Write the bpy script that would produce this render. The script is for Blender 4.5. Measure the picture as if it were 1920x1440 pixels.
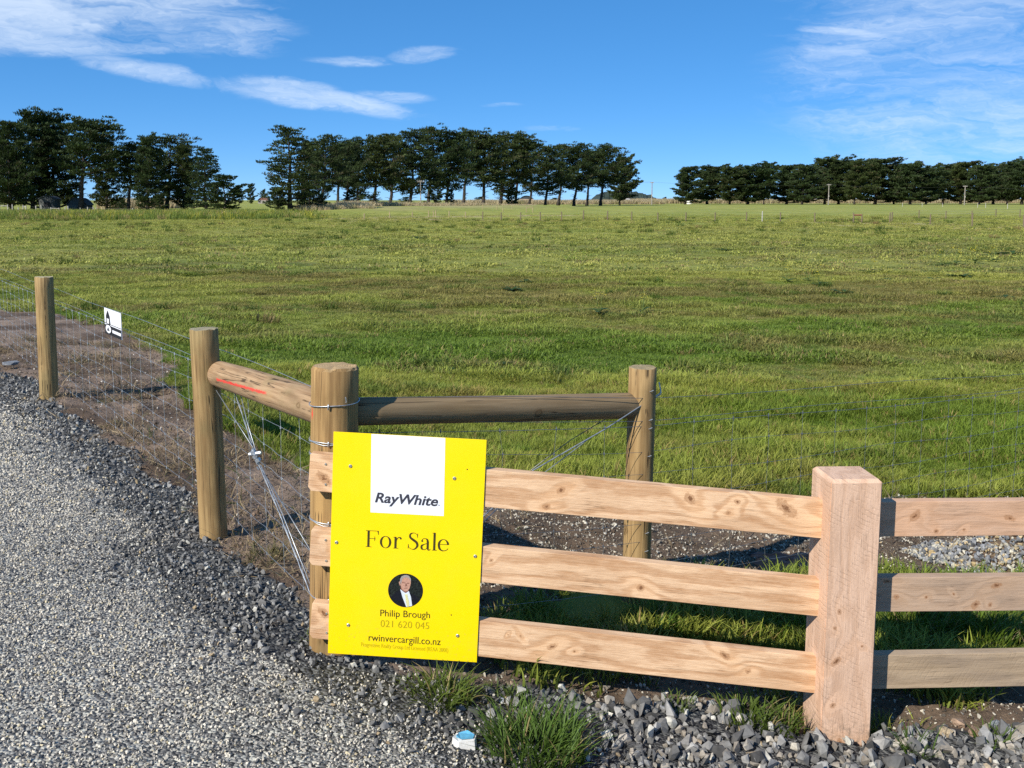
import bpy, bmesh, math, random
import numpy as np
from mathutils import Vector, Matrix
random.seed(7); RNG = np.random.default_rng(7)
R = math.radians
for o in list(bpy.data.objects): bpy.data.objects.remove(o)
scene = bpy.context.scene
COL = scene.collection

# ------------------------------------------------------------------ camera
EYE = 2.0; FPX = 1800.0; CX, CY = 960.0, 580.0; PITCH = R(6.5)
cd = bpy.data.cameras.new('camera'); cam = bpy.data.objects.new('camera', cd); COL.objects.link(cam)
cam.location = (0, 0, EYE); cam.rotation_euler = (R(90) - PITCH, 0, 0)
cd.sensor_fit = 'HORIZONTAL'; cd.sensor_width = 36.0; cd.lens = 36.0 * FPX / 1920.0
cd.shift_y = -(720.0 - CY) / 1920.0
cd.clip_start = 0.05; cd.clip_end = 20000
scene.camera = cam

# ------------------------------------------------------------------ light
SUN_EL = R(36.5); SH = R(47.0)                       # shadows run towards (cos SH, sin SH)
to_sun = Vector((-math.cos(SH) * math.cos(SUN_EL), -math.sin(SH) * math.cos(SUN_EL), math.sin(SUN_EL)))
sd = bpy.data.lights.new('sun', 'SUN'); sun = bpy.data.objects.new('sun', sd); COL.objects.link(sun)
sd.energy = 4.6; sd.angle = R(0.53); sd.color = (1.0, 0.945, 0.86)
sun.rotation_euler = to_sun.to_track_quat('Z', 'Y').to_euler()
sun.location = to_sun * 60
vs = scene.view_settings
vs.view_transform = 'Standard'; vs.look = 'None'; vs.gamma = 1.0; vs.exposure = 0.40; vs.use_curve_mapping = False
scene.cycles.use_denoising = False
scene.cycles.max_bounces = 5; scene.cycles.diffuse_bounces = 2; scene.cycles.glossy_bounces = 2
scene.cycles.transmission_bounces = 3; scene.cycles.transparent_max_bounces = 6

class NT:
    """small helper round a node tree"""
    def __init__(s, tree): s.t = tree; s.n = tree.nodes; s.l = tree.links
    def node(s, typ, **kw):
        n = s.n.new(typ)
        for k, v in kw.items(): setattr(n, k, v)
        return n
    def put(s, sock, v):
        if isinstance(v, bpy.types.NodeSocket): s.l.new(v, sock)
        elif v is not None: sock.default_value = v
    def m(s, op, a, b=None, c=None, clamp=False):
        n = s.n.new('ShaderNodeMath'); n.operation = op; n.use_clamp = clamp
        for i, v in enumerate((a, b, c)):
            if v is not None: s.put(n.inputs[i], v)
        return n.outputs[0]
    def add(s, a, b): return s.m('ADD', a, b)
    def sub(s, a, b): return s.m('SUBTRACT', a, b)
    def mul(s, a, b): return s.m('MULTIPLY', a, b)
    def vm(s, op, a, b=None):
        n = s.n.new('ShaderNodeVectorMath'); n.operation = op
        s.put(n.inputs[0], a)
        if b is not None: s.put(n.inputs[1], b)
        return n.outputs[0]
    def xyz(s, v):
        n = s.n.new('ShaderNodeSeparateXYZ'); s.l.new(v, n.inputs[0]); return n.outputs
    def vec(s, x, y, z):
        n = s.n.new('ShaderNodeCombineXYZ')
        for i, v in enumerate((x, y, z)): s.put(n.inputs[i], v)
        return n.outputs[0]
    def smooth(s, v, a, b, lo=0.0, hi=1.0):
        n = s.n.new('ShaderNodeMapRange'); n.interpolation_type = 'SMOOTHSTEP'
        s.put(n.inputs[0], v); n.inputs[1].default_value = a; n.inputs[2].default_value = b
        n.inputs[3].default_value = lo; n.inputs[4].default_value = hi
        return n.outputs[0]
    def noise(s, v, scale=1.0, detail=3.0, rough=0.55, dist=0.0):
        n = s.n.new('ShaderNodeTexNoise'); s.put(n.inputs['Vector'], v)
        n.inputs['Scale'].default_value = scale; n.inputs['Detail'].default_value = detail
        n.inputs['Roughness'].default_value = rough; n.inputs['Distortion'].default_value = dist
        return n.outputs['Fac']
    def voro(s, v, scale, feature='F1', out='Distance'):
        n = s.n.new('ShaderNodeTexVoronoi'); n.feature = feature
        s.put(n.inputs['Vector'], v); n.inputs['Scale'].default_value = scale
        return n.outputs[out]
    def mix(s, f, a, b, typ='MIX'):
        n = s.n.new('ShaderNodeMix'); n.data_type = 'RGBA'; n.blend_type = typ
        s.put(n.inputs[0], f); s.put(n.inputs[6], a if isinstance(a, bpy.types.NodeSocket) else (*a, 1)[:4])
        s.put(n.inputs[7], b if isinstance(b, bpy.types.NodeSocket) else (*b, 1)[:4])
        return n.outputs[2]
    def ramp(s, f, stops):
        n = s.n.new('ShaderNodeValToRGB'); e = n.color_ramp.elements
        while len(e) < len(stops): e.new(0.5)
        for i, (p, c) in enumerate(stops): e[i].position = p; e[i].color = (*c, 1)
        s.put(n.inputs[0], f); return n.outputs[0]
    def attr(s, name, typ='GEOMETRY'):
        n = s.n.new('ShaderNodeAttribute'); n.attribute_name = name; n.attribute_type = typ; return n
    def bump(s, h, strength=0.3, dist=0.01):
        n = s.n.new('ShaderNodeBump'); n.inputs['Strength'].default_value = strength
        n.inputs['Distance'].default_value = dist; s.put(n.inputs['Height'], h); return n.outputs[0]

# ------------------------------------------------------------------ world: clear blue sky with high thin cirrus
world = bpy.data.worlds.new('World'); scene.world = world; world.use_nodes = True
w = NT(world.node_tree); w.n.clear()
sky = w.node('ShaderNodeTexSky', sky_type='NISHITA'); sky.sun_disc = False
sky.sun_elevation = SUN_EL; sky.sun_rotation = math.atan2(to_sun.x, to_sun.y) % (2 * math.pi)
sky.altitude = 0; sky.air_density = 0.4; sky.dust_density = 0.0; sky.ozone_density = 6.0
dirv = w.node('ShaderNodeTexCoord').outputs['Generated']
dx, dy, dz = w.xyz(dirv)
az = w.m('ARCTAN2', dx, dy)                          # 0 ahead, + to the right
el = w.m('ARCSINE', dz)
def A(px): return math.atan((px - 960) / 1800.0)
def E_(py): return (375 - py) / 1800.0
warp = w.noise(w.vec(w.mul(az, 5), w.mul(el, 16), 3.3), 1.0, 3, 0.6)
warp = w.sub(warp, 0.5)
def blob(px, py, rx, ry, slope, amp):
    """soft elliptical bank of cirrus; slope = fall in px per px to the right"""
    a = w.sub(az, A(px)); e = w.add(w.sub(el, E_(py)), w.mul(a, slope))
    e = w.add(e, w.mul(warp, 0.030)); a = w.add(a, w.mul(warp, 0.10))
    q = w.add(w.m('POWER', w.m('ABSOLUTE', w.mul(a, 1800.0 / rx)), 2.0), w.m('POWER', w.m('ABSOLUTE', w.mul(e, 1800.0 / ry)), 2.0))
    return w.mul(w.smooth(q, 1.6, 0.0), amp)
cover = None
for b in ((150, 45, 350, 85, 0.06, 1.0), (330, 78, 170, 56, 0.10, 0.9), (60, 118, 160, 26, 0.06, 1.0), (270, 122, 170, 16, -0.04, 0.8), (265, 158, 130, 17, 0.16, 0.9), (520, 178, 110, 20, 0.06, 0.85),
          (600, 196, 220, 20, 0.12, 0.95), (740, 188, 90, 12, 0.02, 0.6), (775, 121, 70, 18, -0.10, 0.70), (670, 131, 110, 9, 0.0, 0.5), (500, 99, 40, 4, 0.05, 0.5), (950, 199, 40, 5, 0, 0.35),
          (1045, 242, 60, 7, 0.05, 0.3), (1800, 190, 350, 180, 0.05, 0.60), (1850, 30, 340, 100, 0.1, 0.60), (1610, 84, 95, 10, 0.14, 0.75), (1610, 118, 110, 11, 0.16, 0.6), (1600, 185, 110, 9, 0.14, 0.5), (1640, 235, 120, 12, 0.1, 0.4)):
    q = blob(*b); cover = q if cover is None else w.m('MAXIMUM', cover, q)
# the same cirrus goes on over the rest of the sky
outside = w.mul(w.smooth(w.noise(w.vec(w.mul(az, 1.6), w.mul(el, 5.0), 8.1), 1.0, 2), 0.50, 0.72), w.m('MAXIMUM', w.smooth(w.m('ABSOLUTE', az), 0.55, 0.75), w.smooth(el, 0.23, 0.36)))
cover = w.m('MAXIMUM', cover, w.mul(outside, 0.8))
w2 = w.sub(w.noise(w.vec(w.mul(az, 14.0), w.mul(el, 34.0), 9.1), 1.0, 4, 0.6), 0.5)
sl = w.add(w.mul(az, 3.2), w.mul(w2, 1.6))                                    # streaks fall gently to the right
st1 = w.noise(w.vec(w.add(w.mul(az, 6.0), w.mul(w2, 1.4)), w.add(w.mul(el, 30.0), sl), 1.7), 1.0, 6, 0.62, 0.3)
st2 = w.noise(w.vec(w.add(w.mul(az, 20.0), w.mul(w2, 3.0)), w.add(w.mul(el, 150.0), w.mul(sl, 4.0)), 5.2), 1.0, 6, 0.66, 0.3)
nn = w.sub(w.add(w.mul(st1, 0.66), w.mul(st2, 0.34)), 0.5)
dens = w.mul(w.smooth(w.add(w.mul(cover, 0.80), w.mul(nn, 2.3)), 0.05, 1.20), w.smooth(cover, 0.0, 0.50))
clouds = w.mul(dens, w.smooth(el, 0.0, 0.05))
hs = w.node('ShaderNodeHueSaturation'); SKY_GAMMA = .5; SKY_TINT = (6.0, 7.3, 8.8); hs.inputs['Saturation'].default_value = 1.30; hs.inputs['Value'].default_value = 1.0
gm = w.node('ShaderNodeGamma'); gm.inputs['Gamma'].default_value = SKY_GAMMA                # film response: the low sky keeps its blue
w.l.new(w.vm('MULTIPLY', sky.outputs[0], (.1, .1, .1)), gm.inputs['Color']); w.l.new(w.vm('MULTIPLY', gm.outputs[0], SKY_TINT), hs.inputs['Color'])
skyc = w.mix(w.mul(clouds, 0.66), hs.outputs[0], (6.9, 7.8, 8.9))
bg = w.node('ShaderNodeBackground'); bg.inputs['Strength'].default_value = 0.10
w.l.new(skyc, bg.inputs['Color'])
out = w.node('ShaderNodeOutputWorld'); w.l.new(bg.outputs[0], out.inputs['Surface'])

# ------------------------------------------------------------------ pixel -> place
def ray(px, py):
    x = (px - CX) / FPX; u = (CY - py) / FPX
    return Vector((x, math.cos(PITCH) + u * math.sin(PITCH), -math.sin(PITCH) + u * math.cos(PITCH)))
def P(px, py, D):
    d = ray(px, py); t = D / d.y; return Vector((0, 0, EYE)) + d * t

# terrain height: gravel bank at the fence, field a little lower
FARZ = -0.40
ctrl = np.array([(-.71, 3.82, .14), (-1.65, 5.31, .08), (-4.48, 9.3, .05), (1.2, 3.53, -.085), (.2, 3.6, .02), (.62, 4.72, -.04), (3.3, 6.48, -.28), (2.9, 3.6, -.06),
                 (0, 0, .30), (-4, 3, .24), (-7, 8, .16), (3, 0, .10), (-.5, 2.5, .20), (1.2, 2.6, -.03), (-1, 8, -.12), (2, 9, -.32), (-4, 14, -.2), (6, 12, -.4), (-9, 14, .05),
                 (7, 4, -.12), (0, 16, -.38), (-10, 22, -.2), (10, 20, -.4), (0, 26, -.4), (-16, 10, .1), (14, 8, -.3), (0, -12, .3), (-14, -6, .3), (12, -8, .05)])
def tps(r2): return 0.5 * r2 * np.log(np.maximum(r2, 1e-9))
_n = len(ctrl)
_d2 = ((ctrl[:, None, :2] - ctrl[None, :, :2]) ** 2).sum(-1)
_A = np.zeros((_n + 3, _n + 3)); _A[:_n, :_n] = tps(_d2) + np.eye(_n) * 0.02; _A[:_n, _n] = 1; _A[:_n, _n + 1:] = ctrl[:, :2]
_A[_n:, :_n] = _A[:_n, _n:].T
_w = np.linalg.solve(_A, np.concatenate([ctrl[:, 2], np.zeros(3)]))
def hash2(ix, iy, seed):
    h = (ix.astype(np.int64) * 374761393 + iy.astype(np.int64) * 668265263 + seed * 1442695041) & 0x7fffffff
    h = ((h ^ (h >> 13)) * 1274126177) & 0x7fffffff
    return ((h ^ (h >> 16)) & 0xffff) / 65535.0
def vnoise(x, y, seed=0):
    ix = np.floor(x); iy = np.floor(y); fx = x - ix; fy = y - iy
    fx = fx * fx * (3 - 2 * fx); fy = fy * fy * (3 - 2 * fy)
    a = hash2(ix, iy, seed); b = hash2(ix + 1, iy, seed); c = hash2(ix, iy + 1, seed); d = hash2(ix + 1, iy + 1, seed)
    return (a * (1 - fx) + b * fx) * (1 - fy) + (c * (1 - fx) + d * fx) * fy
def fbm(x, y, seed=0, octv=4):
    s = 0; a = 0.5; t = 0
    for k in range(octv):
        s = s + a * vnoise(x * 2 ** k, y * 2 ** k, seed + 17 * k); t += a; a *= 0.55
    return s / t
def sst(v, a, b):
    t = np.clip((v - a) / (b - a), 0, 1); return t * t * (3 - 2 * t)
def base_h(x, y):
    x = np.asarray(x, float); y = np.asarray(y, float); sh = x.shape
    xf = x.ravel(); yf = y.ravel(); r = np.hypot(xf, yf)
    near = r < 30
    out_ = np.full(xf.shape, FARZ)
    if near.any():
        q = np.stack([xf[near], yf[near]], 1)
        z = np.full(len(q), _w[_n]) + q @ _w[_n + 1:]
        for i in range(_n): z += _w[i] * tps(((q - ctrl[i, :2]) ** 2).sum(1))
        k = sst(r[near], 16, 29); z = np.clip(z, -.6, .6)
        out_[near] = z * (1 - k) + FARZ * k
    return out_.reshape(sh)
def G(px, py, it=12):
    z = 0.0; d = ray(px, py)
    for _ in range(it):
        t = (z - EYE) / d.z; p = Vector((0, 0, EYE)) + d * t
        z = float(base_h(np.array([p.x]), np.array([p.y]))[0])
    t = (z - EYE) / d.z
    return Vector((0, 0, EYE)) + d * t
def GD(px, D):
    """ground point under image column px at depth D"""
    x = (px - CX) / FPX * D * 1.0
    # column x/D is exact up to pitch; refine along the ray that meets the ground at depth D
    z = float(base_h(np.array([x]), np.array([D]))[0])
    cz = D * math.cos(PITCH) - (z - EYE) * math.sin(PITCH)
    return Vector(((px - CX) / FPX * cz, D, z))
def h1(x, y): return float(base_h(np.array([x]), np.array([y]))[0])
def on_plane(Aq, Bq, px, py):
    """where the ray through a pixel meets the upright plane over the ground line A-B"""
    n = Vector((-(Bq.y - Aq.y), Bq.x - Aq.x, 0)); d = ray(px, py); o = Vector((0, 0, EYE))
    t = (Aq - o).dot(n) / d.dot(n); return o + d * t

# ------------------------------------------------------------------ mesh helpers
def mesh_np(name, V, F, mat=None, smooth=False):
    """V (n,3) ; F list of index arrays (m,3)/(m,4)"""
    me = bpy.data.meshes.new(name); V = np.asarray(V, np.float32)
    F = [np.asarray(f, np.int32) for f in (F if isinstance(F, list) else [F]) if len(f)]
    me.vertices.add(len(V)); me.vertices.foreach_set('co', V.ravel())
    nl = sum(f.size for f in F); nf = sum(len(f) for f in F)
    me.loops.add(nl); me.loops.foreach_set('vertex_index', np.concatenate([f.ravel() for f in F]))
    tot = np.concatenate([np.full(len(f), f.shape[1], np.int32) for f in F]); st = np.concatenate([[0], np.cumsum(tot)[:-1]]).astype(np.int32)
    me.polygons.add(nf); me.polygons.foreach_set('loop_start', st); me.polygons.foreach_set('loop_total', tot)
    me.polygons.foreach_set('use_smooth', np.full(nf, smooth)); me.update(calc_edges=True); me.validate()
    if mat: me.materials.append(mat)
    return me
class MB:
    def __init__(s): s.v = []; s.f = []
    def poly(s, pts): i = len(s.v); s.v += [tuple(p) for p in pts]; s.f.append(tuple(range(i, i + len(pts))))
    def box(s, c, size, M=None, bev=0.0):
        x, y, z = (q / 2 for q in size); c = Vector(c)
        P8 = [Vector((a * x, b * y, d * z)) for d in (-1, 1) for b in (-1, 1) for a in (-1, 1)]
        i = len(s.v); s.v += [tuple((M @ p if M else p) + c) for p in P8]
        s.f += [tuple(i + k for k in q) for q in ((0, 2, 3, 1), (4, 5, 7, 6), (0, 1, 5, 4), (2, 6, 7, 3), (0, 4, 6, 2), (1, 3, 7, 5))]
    def tube(s, pts, rad, n=8, cap=True):
        pts = [Vector(p) for p in pts]; rad = rad if isinstance(rad, (list, tuple)) else [rad] * len(pts)
        i0 = len(s.v); up = None
        for k, p in enumerate(pts):
            d = (pts[min(k + 1, len(pts) - 1)] - pts[max(k - 1, 0)]).normalized()
            if up is None: up = d.orthogonal().normalized()
            up = (up - d * up.dot(d)).normalized(); sd_ = d.cross(up)
            for j in range(n):
                a = 2 * math.pi * j / n; s.v.append(tuple(p + (up * math.cos(a) + sd_ * math.sin(a)) * rad[k]))
        for k in range(len(pts) - 1):
            for j in range(n):
                a = i0 + k * n + j; b = i0 + k * n + (j + 1) % n; s.f.append((a, b, b + n, a + n))
        if cap:
            s.f.append(tuple(i0 + j for j in range(n))[::-1]); s.f.append(tuple(i0 + (len(pts) - 1) * n + j for j in range(n)))
    def mesh(s, name, mat=None, smooth=False):
        me = bpy.data.meshes.new(name); me.from_pydata(s.v, [], s.f); me.update()
        if smooth: me.polygons.foreach_set('use_smooth', [True] * len(me.polygons))
        if mat: me.materials.append(mat)
        return me
def wpos(o): return o.location if o.parent is None else o.location + wpos(o.parent)
def obj(name, me, parent=None, origin=None, rot=None):
    o = bpy.data.objects.new(name, me); COL.objects.link(o)
    loc = Vector(origin) if origin is not None else Vector((0, 0, 0))
    if parent is not None:
        o.parent = parent; loc = loc - wpos(parent)
        if parent.type != 'EMPTY' and any(abs(a) > 1e-9 for a in parent.rotation_euler): raise ValueError('rotated parent')
    o.location = loc
    if rot is not None: o.rotation_euler = rot
    return o
def tag(o, label=None, cat=None, group=None, kind=None):
    if label: o['label'] = label
    if cat: o['category'] = cat
    if group: o['group'] = group
    if kind: o['kind'] = kind
    return o
def empty(name, loc, label, cat, group=None):
    o = bpy.data.objects.new(name, None); COL.objects.link(o); o.location = loc; o.empty_display_size = .1
    return tag(o, label, cat, group)
def child_frame(name, me, parent, M):
    """child whose world frame is the 4x4 M; parents here are never rotated"""
    o = bpy.data.objects.new(name, me); COL.objects.link(o); o.parent = parent
    loc, q, sc = M.decompose(); o.location = loc - wpos(parent); o.rotation_euler = q.to_euler(); o.scale = sc
    return o
def frame(o, x, z):
    """orthonormal frame at o, x axis along x, z near z"""
    x = x.normalized(); y = z.cross(x).normalized(); z2 = x.cross(y)
    M = Matrix((x, y, z2)).transposed().to_4x4(); M.translation = o; return M

# ------------------------------------------------------------------ materials
def principled(name, col=(.5, .5, .5), rough=.7, metal=0.0, spec=.3):
    m = bpy.data.materials.new(name); m.use_nodes = True; t = NT(m.node_tree)
    b = t.n['Principled BSDF']; b.inputs['Base Color'].default_value = (*col, 1); b.inputs['Roughness'].default_value = rough
    b.inputs['Metallic'].default_value = metal; b.inputs['Specular IOR Level'].default_value = spec
    return m, t, b
def plain(name, col, rough=.7, metal=0., var=.12, scale=30., spec=.3):
    m, t, b = principled(name, col, rough, metal, spec)
    tc = t.node('ShaderNodeTexCoord').outputs['Object']; n = t.noise(tc, scale, 4, .6)
    lo = tuple(c * (1 - var) for c in col); hi = tuple(min(1, c * (1 + var)) for c in col)
    t.l.new(t.mix(t.smooth(n, .3, .7), lo, hi), b.inputs['Base Color']); return m
MAT = {}
MAT['wire'] = plain('galvanised_wire', (.52, .55, .56), .42, .75, .15, 60)
MAT['dark_wire'] = plain('dull_wire', (.20, .20, .19), .5, .7, .2, 60)
MAT['aged_wire'] = plain('aged_wire', (.27, .29, .30), .45, .7, .2, 60)
MAT['screw'] = plain('screw_zinc', (.62, .60, .52), .35, .9, .1, 300)
MAT['yellow'] = plain('yellow_print', (.94, .80, .002), .38, 0, .015, 3, .4)
def sign_face(name, col):
    m, t, b = principled(name, col, .4, 0, .4); tc = t.node('ShaderNodeTexCoord').outputs['Object']; x, y, z = t.xyz(tc)
    n = t.noise(tc, 5., 5, .6); sp = t.noise(tc, 90., 3, .6); low = t.smooth(z, -.25, -.42)
    c = t.mix(t.smooth(n, .45, .75, 0, .07), col, (.60, .47, .05)); c = t.mix(t.mul(t.mul(t.smooth(sp, .58, .72), low), .45), c, (.30, .24, .10))
    t.l.new(c, b.inputs['Base Color']); t.l.new(t.smooth(n, .3, .7, .32, .5), b.inputs['Roughness']); t.l.new(t.bump(t.noise(tc, 3., 2), .15, .02), b.inputs['Normal']); return m
MAT['yellow'] = sign_face('yellow_board', (.95, .70, .002))
MAT['white_print'] = plain('white_print', (.84, .85, .87), .38, 0, .015, 6, .4)
MAT['black_print'] = plain('black_print', (.016, .016, .02), .45, 0, .2, 40)
MAT['brown_print'] = plain('dark_ink', (.055, .045, .012), .45, 0, .1, 40)
MAT['olive_print'] = plain('olive_ink', (.42, .34, .008), .45, 0, .05, 40)
MAT['pale_olive_print'] = plain('pale_olive_ink', (.55, .455, .006), .45, 0, .05, 40)
MAT['grey_print'] = plain('grey_ink', (.05, .05, .065), .45, 0, .1, 40)
MAT['skin_print'] = plain('skin_ink', (.50, .28, .20), .5, 0, .3, 260)
MAT['hair_print'] = plain('hair_ink', (.33, .29, .27), .5, 0, .2, 300)
MAT['dark_skin_print'] = plain('skin_shade_ink', (.20, .085, .06), .5, 0, .2, 260)
MAT['night_print'] = plain('portrait_backdrop_ink', (.012, .016, .013), .5, 0, .9, 130)
MAT['suit_print'] = plain('suit_ink', (.008, .009, .014), .5, 0, .2, 130)
MAT['shirt_print'] = plain('shirt_ink', (.66, .72, .78), .5, 0, .05, 130)
MAT['tie_print'] = plain('tie_ink', (.66, .64, .32), .5, 0, .25, 300)
MAT['plastic_edge'] = plain('board_edge', (.75, .72, .35), .5, 0, .05, 20)

def wood_rail(name, c1, c2, knots=(), seed=0.0, saw=0.0, weather=0.0, L=2.0):
    m, t, b = principled(name, c1, .72, 0, .25)
    tc = t.node('ShaderNodeTexCoord').outputs['Object']; x, y, z = t.xyz(tc)
    nlow = t.noise(t.vec(t.mul(x, 1.6), t.mul(y, 5.0), t.add(t.mul(z, 9.0), seed)), 1.0, 3, .5)
    ph = t.add(t.mul(z, 44.0), t.mul(nlow, 11.0)); ph = t.add(ph, t.mul(y, 20.0)); ph = t.add(ph, t.mul(t.noise(t.vec(t.mul(x, 9.0), t.mul(y, 30.0), t.mul(z, 30.0)), 1., 3, .6), 1.6))
    core = None; halo = None
    for i, (kx, kz, kr) in enumerate(knots):
        _a = .9 * math.sin(i * 3.7 + seed); _e = 1.0 + .45 * math.sin(i * 2.3 + seed); _dx, _dz = t.sub(x, kx), t.sub(z, kz)
        ax = t.mul(t.add(t.mul(_dx, math.cos(_a)), t.mul(_dz, math.sin(_a))), 1 / (kr * _e)); zz = t.mul(t.sub(t.mul(_dz, math.cos(_a)), t.mul(_dx, math.sin(_a))), 1 / kr)
        wob = t.mul(t.sub(t.noise(tc, 42.0 + 9 * i, 4, .65), .5), 1.5)
        r = t.add(t.m('SQRT', t.add(t.add(t.mul(ax, ax), t.mul(t.mul(zz, zz), 1.9)), 1e-6)), wob)
        r2 = t.m('SQRT', t.add(t.add(t.mul(t.mul(ax, ax), .16), t.mul(zz, zz)), 1e-6))
        hl = t.smooth(r2, 2.6, .2); ph = t.add(ph, t.mul(hl, 2.2 if i % 2 else -2.2))
        ck = t.smooth(r, 1.1, .40); rings = t.m('SINE', t.mul(r, 11.0))
        ck = t.mul(ck, t.add(.74, t.mul(rings, .26))); ci_ = t.smooth(r, .55, .1)
        core = ck if core is None else t.m('MAXIMUM', core, ck); inner = ci_ if i == 0 else t.m('MAXIMUM', inner, ci_); halo = hl if halo is None else t.m('MAXIMUM', halo, hl)
    band = t.m('SINE', t.mul(ph, 2.2)); band = t.smooth(band, -1.0, .6)
    fib = t.noise(t.vec(t.mul(x, 7.0), t.mul(y, 160.0), t.mul(z, 260.0)), 1.0, 3, .65)
    rough_ = t.noise(t.vec(t.mul(x, 22.0), t.mul(y, 90.0), t.mul(z, 90.0)), 1.0, 5, .7)
    f = t.add(t.add(t.mul(band, .54), t.mul(t.smooth(fib, .34, .66), .38)), t.mul(t.smooth(rough_, .35, .65), .22))
    col = t.mix(t.m('MINIMUM', f, 1.0), c2, c1)
    blot = t.noise(t.vec(t.mul(x, 3.0), t.mul(y, 8.0), t.mul(z, 8.0)), 1.0, 4, .6)
    col = t.mix(t.smooth(blot, .42, .75, 0, .38), col, tuple(q * .82 for q in c2))
    lin = t.noise(t.vec(t.mul(x, 1.4), t.mul(y, 40.), t.mul(z, 75.)), 1., 3, .5, .3); crk_ = t.mul(t.smooth(t.m('ABSOLUTE', t.sub(lin, .5)), .012, .003), t.smooth(t.noise(tc, 5., 2), .5, .62)); col = t.mix(t.mul(crk_, .6), col, tuple(q * .38 for q in c2))
    if saw > .5: col = t.mix(t.mul(t.smooth(x, .42, .24), t.smooth(t.noise(tc, 35., 5, .7), .42, .66)), col, (.22, .16, .11))
    if weather: col = t.mix(t.mul(t.smooth(t.noise(t.vec(t.mul(x, 2.2), 2.0, t.mul(z, 14.0)), 1.0, 4), .35, .7), weather), col, (.26, .20, .15))
    if halo is not None:
        col = t.mix(t.mul(halo, .35), col, (min(1, c1[0] * 1.12), c1[1] * 1.02, c1[2] * .9))
        col = t.mix(t.mul(core, .85), col, (.33, .15, .058)); col = t.mix(t.mul(inner, .7), col, (.13, .05, .02))
    hgt = t.add(t.mul(fib, .6), t.mul(band, .3))
    if saw:
        sp = t.m('SINE', t.mul(t.add(t.add(t.mul(x, 1.0), t.mul(z, -.62)), t.mul(t.noise(tc, 7.0, 4, .65), .06)), 290.0))
        sm = t.mul(t.smooth(sp, .35, 1.0), t.smooth(t.noise(tc, 14.0, 4, .7), .40, .68))
        hgt = t.sub(hgt, t.mul(sm, saw * .8)); col = t.mix(t.mul(sm, .16 * saw), col, tuple(q * .55 for q in c2))
    t.l.new(col, b.inputs['Base Color']); t.l.new(t.bump(t.add(hgt, rough_), .6, .003), b.inputs['Normal'])
    return m
def wood_round(name, c1, c2, seed=0.0, paint=None, end=(.50, .33, .15)):
    """treated round timber; object z runs along the log"""
    m, t, b = principled(name, c1, .75, 0, .2)
    tcn = t.node('ShaderNodeTexCoord'); tc = tcn.outputs['Object']; x, y, z = t.xyz(tc)
    s3 = t.vm('ADD', tc, (seed, seed * 2.1, seed * .7)); sx, sy, sz = t.xyz(s3)
    fib = t.noise(t.vec(t.mul(sx, 55.), t.mul(sy, 55.), t.mul(sz, 2.6)), 1., 4, .6)
    lowf = t.noise(t.vec(t.mul(sx, 7.), t.mul(sy, 7.), t.mul(sz, 1.6)), 1., 4, .6)
    col = t.mix(t.smooth(fib, .28, .72), c2, c1)
    col = t.mix(t.smooth(lowf, .5, .72, 0, .55), col, tuple(q * .62 for q in c2))
    col = t.mix(t.smooth(lowf, .46, .28, 0, .5), col, (c1[0] * 1.1, c1[1] * 1.05, c1[2] * .9))
    vo = t.node('ShaderNodeTexVoronoi'); vo.inputs['Scale'].default_value = 4.3; t.put(vo.inputs['Vector'], t.vec(sx, sy, t.mul(sz, .8)))
    wob = t.mul(t.sub(t.noise(s3, 40., 2), .5), .05)
    kd = t.add(vo.outputs['Distance'], wob); kn = t.smooth(kd, .14, .085)
    kr = t.add(.65, t.mul(t.m('SINE', t.mul(kd, 160.)), .35))
    col = t.mix(t.mul(t.mul(kn, kr), .75), col, (.12, .065, .025))
    cr = t.noise(t.vec(t.mul(sx, 17.), t.mul(sy, 17.), t.mul(sz, .45)), 1., 3, .5, .2)
    crk = t.mul(t.smooth(t.m('ABSOLUTE', t.sub(cr, .5)), .010, .003), t.smooth(t.noise(t.vec(sx, sy, t.mul(sz, 1.8)), 3.2, 2), .40, .50))
    grn = t.smooth(t.noise(t.vec(t.mul(sx, 5.), t.mul(sy, 5.), t.mul(sz, 3.)), 1., 4), .5, .7, 0, .35); col = t.mix(grn, col, (.19, .17, .075))
    col = t.mix(t.mul(crk, .85), col, (.035, .022, .012))
    nz = t.xyz(tcn.outputs['Normal'])[2]; topm = t.smooth(nz, .6, .85)
    rr = t.m('SQRT', t.add(t.mul(x, x), t.mul(y, y)))
    rg = t.smooth(t.m('SINE', t.mul(t.add(rr, t.mul(t.noise(tc, 12., 2), .015)), 620.)), -.6, .9)
    radc = t.smooth(t.noise(t.vec(t.mul(x, 30.), t.mul(y, 30.), 1.0), 1., 3), .35, .65)
    endc = t.mix(t.add(t.mul(rg, .5), t.mul(radc, .4)), tuple(q * .55 for q in end), end)
    col = t.mix(topm, col, endc)
    if paint:
        (a0, a1, z0, z1, slope, wdt) = paint          # line of spray paint: angle about the log against length
        ang = t.m('ARCTAN2', y, x); c0 = t.add(a0, t.mul(t.sub(z, z0), (a1 - a0) / (z1 - z0)))
        dd = t.m('ABSOLUTE', t.sub(ang, c0)); jit = t.mul(t.sub(t.noise(tc, 45., 4, .7), .5), wdt * 2.2)
        ln = t.mul(t.smooth(t.add(dd, jit), wdt, wdt * .35), t.mul(t.smooth(z, z0, z0 + .03), t.smooth(z, z1, z1 - .05)))
        col = t.mix(t.mul(ln, .82), col, (.72, .045, .035))
    t.l.new(col, b.inputs['Base Color'])
    t.l.new(t.bump(t.sub(t.mul(fib, .7), t.mul(crk, 2.0)), .4, .004), b.inputs['Normal'])
    return m
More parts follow.
